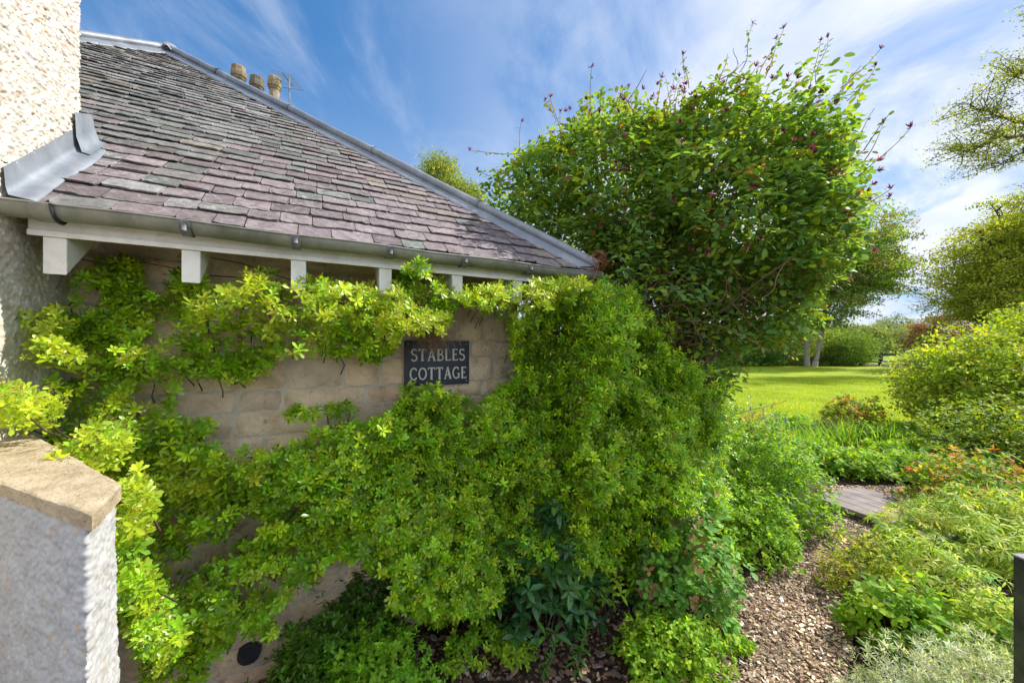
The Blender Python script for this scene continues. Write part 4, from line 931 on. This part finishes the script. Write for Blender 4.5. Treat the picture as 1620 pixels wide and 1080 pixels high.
for k, (a, b, r_) in enumerate(((4.4, 4.75, .42), (5.2, 5.2, .45), (5.0, 4.6, .35), (5.9, 5.4, .45), (7.0, 6.5, .55), (6.2, 6.5, .5))):
    dome('leafy_ground_cover', ['broad-leaved ground plant behind the boards', 'bright ground plant in front of the iris leaves', 'ground plant touching the orange-tipped shrub', 'ground plant under the big golden shrub', 'ground plant at the lawn edge left of the golden shrub', 'ground plant below the bronze-leaved shrub'][k], 'ground plant', (a, b), r_, r_*.8, .28, 420, .075, .4, FRESH, 'ovate', K=5, group='low plants behind the boards', bare=.05)
dome('spreading_shrub', 'mid green shrub spreading beneath the big golden shrub', 'shrub', (6.4, 4.9), .9, .7, 1.0, 1500, .06, .5, [(.20, .30, .025, 3), (.28, .36, .03, 2), (.13, .21, .025, 2)], 'ovate', K=4)
# big golden shrub
tree('golden_shrub', 'big rounded golden-leaved shrub at the right of the lawn', 'shrub', (8.9, 6.4), 3, [(8.9, 6.5, 1.0, 1.75, 1.6, 1.05), (10.3, 6.5, 1.3, 1.9, 1.5, 1.35), (8.1, 6.2, .75, 1.1, 1.1, .80), (9.0, 5.9, .9, 1.6, 1.0, .95), (8.3, 5.7, .62, 1.2, .8, .62)],
     7000, 15, .085, .066, [(.32, .40, .03, 4), (.24, .34, .03, 3), (.15, .25, .03, 3), (.44, .47, .08, 1.5)], tr=.05, mat='leaf_soft', bark='bark', limbs=30, twigs=4, shell=.6, bare=.22, nsc=1.6, kind='ovate', flat=.45)
# boards
bw = thing('boardwalk', 'short walkway of grey weathered boards at the end of the chip path', 'boardwalk', (3.75, 4.0, 0))
pA = GR(1302, 790, .10); pB = GR(1392, 822, .10); pC = GR(1440, 790, .10); pD = GR(1306, 768, .10)
al = nrm(pB-pA); dpt = 0.155
iv = np.array([-al[1], al[0], 0])*(1 if True else -1)
if iv[1] < 0: iv = -iv
for k in range(5):
    o_ = pA+iv*k*dpt-np.array([0, 0, .04])-al*.12; part(MB().box(o_, al*.95, iv*(dpt-.007), (0, 0, .04), np.array([.95, .9, .92])*random.uniform(.85, 1.1)), 'plank', M['wood_old'], bw, bevel=.003)
part(MB().box(pA+iv*.03-np.array([0, 0, .10])-al*.10, al*.9, iv*.07, (0, 0, .058), (.4, .38, .35)), 'bearer', M['wood_old'], bw)
part(MB().box(pA+iv*.60-np.array([0, 0, .10])-al*.10, al*.9, iv*.07, (0, 0, .058), (.4, .38, .35)), 'bearer', M['wood_old'], bw)
# chips on the path, litter on the soil
def scatter(poly, n, size, cols, name, label, mat, hmax=.012, cat='ground litter'):
    poly = np.array([p[:2] for p in poly]); lo, hi = poly.min(0), poly.max(0)
    x = rng.uniform(lo[0], hi[0], n); y = rng.uniform(lo[1], hi[1], n); ok = inpoly(x, y, [tuple(p) for p in poly]); x, y = x[ok], y[ok]; n = len(x)
    c = np.stack([x, y, rng.uniform(.006, .006+hmax, n)], -1); a = rng.uniform(0, 6.28, n); A = np.stack([np.cos(a), np.sin(a), rng.normal(0, .3, n)], -1); A = nrm(A)
    N_ = nrm(np.stack([rng.normal(0, .32, n), rng.normal(0, .32, n), np.ones(n)], -1)); B = nrm(np.cross(N_, A)); N_ = np.cross(A, B)
    L = size*np.clip(rng.lognormal(0, .38, n), .4, 2.6); wd = L*rng.uniform(.35, .8, n); tk = size*.16
    q = np.array([[-.5, -.3, 0], [-.2, -.5, 0], [.35, -.45, 0], [.5, .1, 0], [.2, .5, 0], [-.4, .4, 0]])
    V = np.concatenate([q+[0, 0, 1.0], q], 0)
    VV = c[:, None]+V[None, :, 0, None]*A[:, None]*L[:, None, None]+V[None, :, 1, None]*B[:, None]*wd[:, None, None]+V[None, :, 2, None]*N_[:, None]*tk
    F = [(0, 1, 2, 3, 4, 5)]+[(6+j, 6+(j+1) % 6, (j+1) % 6, j) for j in range(6)]
    o = MB().inst(VV, F, pick(cols, n, .3)*(.62+.7*vnoise(c, 3.5, 71))[:, None]).build(name, mat); return tag(o, label, cat, kind='stuff')
scatter(PATH, 85000, .0145, [(.52, .39, .27, 4), (.38, .26, .17, 3), (.62, .51, .38, 2), (.20, .13, .085, 1.6), (.62, .58, .52, .8)], 'bark_chippings', 'loose pale bark chippings covering the curving path', M['chip'], .018)
BED = [GR(300, 1400), GR(330, 1080), GR(640, 960), GR(1000, 900), GR(1120, 940), GR(1110, 1080), GR(1100, 1400)]
scatter(BED, 9000, .020, [(.12, .07, .045, 4), (.20, .12, .08, 3), (.07, .045, .03, 3), (.30, .22, .16, 1)], 'leaf_litter', 'dark leaf litter and bark on the soil under the climber', M['chip'])
RB = [GR(1330, 1400), GR(1345, 1030), GR(1330, 900), GR(1400, 830), (4.5, 3.5), (3.5, 1.5), (2.0, .8)]
scatter(RB, 7000, .020, [(.20, .12, .08, 3), (.30, .20, .13, 3), (.10, .06, .04, 2)], 'leaf_litter', 'brown leaf litter under the plants right of the path', M['chip'])
scatter(BED, 420, .030, [(.30, .26, .25, 3), (.22, .18, .18, 3), (.50, .47, .46, 1)], 'pebbles', 'grey and pink pebbles on the soil', M['pebble'], .01)

# ================================================================== FAR SIDE OF THE LAWN
BIRCH = [(.16, .22, .05, 3), (.22, .28, .06, 3), (.28, .32, .09, 1)]
tree('birch_tree', 'feathery pale birch standing behind the slate roof', 'tree', (-2.1, 14.5), 1, [(-2.9, 14.5, E+6.2, .75, .8, 1.3), (-2.2, 14.5, E+5.0, 1.25, 1.1, 1.5), (-1.5, 14.5, E+3.8, 1.4, 1.2, 1.6), (-3.0, 14.5, E+4.5, 1.0, 1.0, 1.8)],
     3600, 40, .20, .10, BIRCH, tr=.14, wd=.4, shell=.3, bare=.15, nsc=.8, limbs=20)
tree('twin_trunk_tree', 'tall twin-trunked tree with airy layered foliage across the lawn', 'tree', (24.4, 30.3), 2, [(25.5, 30, 10.5, 5.0, 4, 3.6), (22.5, 30, 8, 4.5, 4, 4), (27.5, 30, 7.5, 4.2, 3.5, 3.0), (29.0, 30, 11.0, 2.6, 2.5, 1.7), (25, 30, 5, 3.5, 3, 2)],
     2600, 60, .36, .19, [(.18, .19, .05, 3), (.21, .34, .06, 3), (.13, .23, .05, 2)], tr=.17, shell=.25, bare=.40, nsc=.42, limbs=46, twigs=7, flat=.35)
ED = [(.09, .17, .03, 3), (.13, .23, .04, 3), (.17, .27, .05, 2)]
labs = ['leftmost far bush under the honeysuckle', 'shaded far bush beside the twin trunks', 'pale far bush right of the twin trunks', 'broad mid green far bush near the gate', 'olive far bush touching the gate post', 'dark far bush behind the brown wall', 'grey green far bush close to the left lawn end']
for k, (x_, y_, r_, h_, cc) in enumerate(((17, 31, 2.2, 2.6, ED), (21.2, 31.8, 1.9, 2.2, DARKG), (27.0, 33.0, 2.2, 4.0, [(.20, .28, .06, 3), (.26, .33, .08, 2)]), (29.8, 33.0, 2.0, 3.4, ED), (28.6, 31.6, 1.6, 2.6, ED), (24.0, 34, 2.4, 3.2, DARKG), (13, 31.5, 2.4, 2.8, ED))):
    tree('far_bush', labs[k], 'bush', (x_, y_), 1, [(x_, y_, h_*.52, r_, r_*.8, h_*.5), (x_+r_*.5, y_, h_*.35, r_*.7, r_*.7, h_*.36), (x_-r_*.5, y_, h_*.38, r_*.7, r_*.7, h_*.38)], 420, 26, .22, .13, cc, tr=.08, limbs=6, twigs=2, shell=.6, bare=.15, nsc=1.0, group='bushes along the far side of the lawn')
for k in range(14):
    x_ = 11+k*1.35; dome('edging_plant', 'small plant in the shaded strip at the far lawn edge', 'border plant', (x_+random.uniform(-.3, .3), 31.4+random.uniform(-.2, .3)), .75, .5, random.uniform(.4, .8), 170, .16, .45, ED+DARKG, 'far', mat='leaf_far', K=4, group='small plants edging the far lawn', stems=3)
fw = thing('boundary_wall', 'low brown brick wall behind the far bushes', 'wall', (20, 33, 0))
mb = MB(); 
for r_ in range(9):
    for k in range(58): mb.box((9.5+k*.34+(r_ % 2)*.17, 32.6, r_*.10+.002), (.325, 0, 0), (0, .3, 0), (0, 0, .09), np.array([1, 1, 1])*random.uniform(.7, 1.25))
part(mb, 'brickwork', surf('far_brick', [(.3, (.14, .075, .05)), (.7, (.24, .14, .10))], 3, .9, True), fw)
# gate and post-and-rail fence
def rail(mb, a, b, s=.05, h=.11):
    a, b = np.array(a, float), np.array(b, float); d = b-a; n_ = nrm(np.array([-d[1], d[0], 0])); mb.box(a-n_*s/2-np.array([0, 0, h/2]), d, n_*s, (0, 0, h))
gt = thing('field_gate', 'dark timber field gate with diagonal brace at the far lawn edge', 'gate', (31.6, 32.3, 0))
for x_ in (30.4, 32.1): part(MB().box((x_-.14, 32.2, 0), (.24, 0, 0), (0, .2, 0), (0, 0, 1.12 if x_ > 31 else 1.15)), 'gate_post', M['wood_dark'], gt, bevel=.01)
for z_ in (.30, .95): mb = MB(); rail(mb, (30.55, 32.28, z_), (31.96, 32.28, z_)); part(mb, 'rail', M['wood_dark'], gt)
mb = MB(); rail(mb, (30.6, 32.22, .25), (31.9, 32.22, .98)); part(mb, 'brace', M['wood_dark'], gt)
fe = thing('rail_fence', 'open post and rail fence running right from the field gate', 'fence', (36, 32.3, 0))
for k in range(6): part(MB().box((34.2+k*2.1, 32.24, 0), (.14, 0, 0), (0, .14, 0), (0, 0, 1.15)), 'fence_post', M['wood_dark'], fe)
for z_ in (.35, .95): mb = MB(); rail(mb, (32.24, 32.2, z_), (44.8, 32.2, z_)); part(mb, 'rail', M['wood_dark'], fe)
# woodland beyond the field
FARC = [[(.10, .16, .05, 1), (.13, .20, .06, 1)], [(.16, .22, .08, 1), (.20, .26, .09, 1)], [(.12, .17, .09, 1), (.16, .2, .11, 1)]]  # distance haze put into the leaf colour as slightly paled greens
nm = ['far oak', 'pale far tree', 'bluish far tree', 'mid green far tree', 'tall far tree', 'rounded far tree', 'low far tree', 'slim far tree', 'broad far tree', 'dim far tree']
for k, (px_, top, y_, r_) in enumerate(((1330, 520, 62, 6.5), (1365, 513, 66, 6), (1395, 509, 70, 6.5), (1418, 497, 92, 7), (1440, 512, 84, 7), (1300, 515, 72, 7), (1250, 505, 66, 8), (1200, 500, 70, 8), (1150, 510, 60, 7), (1462, 520, 96, 7))):
    x_ = (px_-810)/FPX*y_; H_ = E+(HZ-top)/FPX*y_
    tree('woodland_tree', nm[k]+' in the woodland beyond the gate', 'tree', (x_, y_), 1, [(x_, y_, H_*.62, r_*.62, r_*.6, H_*.38), (x_-r_*.4, y_, H_*.42, r_*.5, r_*.5, H_*.34), (x_+r_*.4, y_, H_*.45, r_*.5, r_*.5, H_*.32)], 320, 22, .5, .42, FARC[k % 3], tr=.25, limbs=7, twigs=2, shell=.55, bare=.15, nsc=.3, group='woodland trees beyond the field')
x_, y_ = (1478-810)/FPX*58, 58
tree('copper_beech', 'russet-leaved tree beyond the fence', 'tree', (x_, y_), 1, [(x_, y_, 3.6, 3.4, 3, 2.6), (x_+2.6, y_, 4.2, 3, 3, 2.4), (x_-2, y_, 2.6, 2.2, 2, 1.8)], 380, 24, .4, .32, [(.18, .10, .06, 2), (.24, .14, .08, 2), (.14, .11, .06, 1)], tr=.25, limbs=8, shell=.5, bare=.15, nsc=.4)
OAK = [(.26, .32, .04, 3), (.34, .39, .05, 3), (.19, .25, .04, 2), (.42, .44, .08, 1)]
tree('spreading_oak', 'large olive-gold tree with spreading limbs above the golden shrub', 'tree', (37, 26), 1, [(36, 25, 7.2, 6.2, 5, 3.8), (33.5, 25, 5.5, 4.2, 4, 2.6), (39, 25, 9.5, 6, 5, 4.2), (32.4, 24, 4.2, 3.0, 3, 1.7)],
     3300, 50, .34, .18, OAK, tr=.5, bark='bark', shell=.35, bare=.30, nsc=.55, limbs=60, twigs=8, flat=.4)
# bare branch sprays of a late tree left of the oak
lb_ = thing('bare_tree', 'nearly leafless grey tree showing twigs left of the golden oak', 'tree', (45, 36, 0)); mb = MB()
tr0 = curve((45, 36, 0), (44.5, 36, 8), 10, .03); mb.tube(tr0, np.linspace(.28, .1, 10), 8)
for k in range(16):
    e = np.array([random.uniform(39.3, 43.5), 36+random.uniform(-2, 2), random.uniform(4.2, 9.5)]); c = curve(tr0[random.randint(4, 9)], e, 10, .08, .06); mb.tube(c, np.linspace(.08, .02, 10), 5)
    for j in range(14):
        s0 = c[random.randint(3, 9)]; mb.tube(curve(s0, s0+np.array([rng.normal(-.5, .6), rng.normal(0, .5), rng.normal(.2, .5)]), 6, .12), np.linspace(.022, .008, 6), 4, cap=False)
part(mb, 'trunk', M['bark_pale'], lb_, smooth=True)
# tree whose limbs reach in at the upper right
ot = thing('overhanging_tree', 'tree reaching in from the upper right with gnarled dark limbs and small olive leaves', 'tree', (44, 25.0, 0))
mb = MB(); lf = MB(); tk_ = curve((44, 25, 0), (43, 25, 20), 12, .02); mb.tube(tk_, np.linspace(.7, .4, 12), 10)
def limb(pts, r0, ntw, sp, nl):
    P = np.array([PX(a, b, t) for a, b, t in pts]); tt = np.linspace(0, len(P)-1, 26); c = np.stack([np.interp(tt, np.arange(len(P)), P[:, j]) for j in range(3)], -1)
    c[1:-1] += rng.normal(0, .07, (24, 3)); mb.tube(c, np.linspace(r0, r0*.18, 26), 6)
    for k in range(ntw):
        s0 = c[random.randint(5, 25)]; e = s0+np.clip(np.array([rng.normal(-.5, .8), rng.normal(0, .8), rng.normal(.1, .55)]), -1.3, 1.1)*sp; tw = curve(s0, e, 7, .12); mb.tube(tw, np.linspace(r0*.2, .010, 7), 4, cap=False)
        q = tw[2:]; Q = np.repeat(q, nl, 0)+rng.normal(0, .20*sp, (len(q)*nl, 3))*np.array([1, 1, .4]); m_ = len(Q)
        leaves(lf, Q, nrm(rng.normal(size=(m_, 3))), nrm(np.array([0, 0, .9])+rng.normal(0, .5, (m_, 3))), .17*rng.uniform(.5, 1.2, m_), .5, pick(OAK+[(.10, .13, .03, 3)], m_), 'far', .1)
limb([(1860, 230, 25), (1680, 205, 24.5), (1610, 195, 24), (1570, 180, 24), (1530, 165, 24)], .17, 60, 1.6, 12)
limb([(1860, 240, 25), (1650, 210, 24.5), (1580, 216, 24), (1545, 235, 24), (1505, 240, 24)], .15, 55, 1.3, 12)
limb([(1860, 200, 25), (1700, 130, 24.5), (1660, 100, 24), (1635, 100, 24), (1605, 120, 24)], .15, 50, 1.4, 12)
limb([(1860, 250, 25), (1680, 245, 24.5), (1620, 235, 24), (1600, 255, 24), (1570, 265, 24)], .11, 30, 1.0, 10)
limb([(1860, 120, 25), (1700, 40, 24.5), (1660, 20, 24), (1630, 5, 24)], .11, 26, 1.0, 10)
part(mb, 'trunk', M['bark'], ot, smooth=True); part(lf, 'crown', M['leaf_far'], ot)
# off-frame trees whose shade falls across the lawn
print('total objects', len(bpy.data.objects), 'verts', sum(len(m.vertices) for m in bpy.data.meshes))
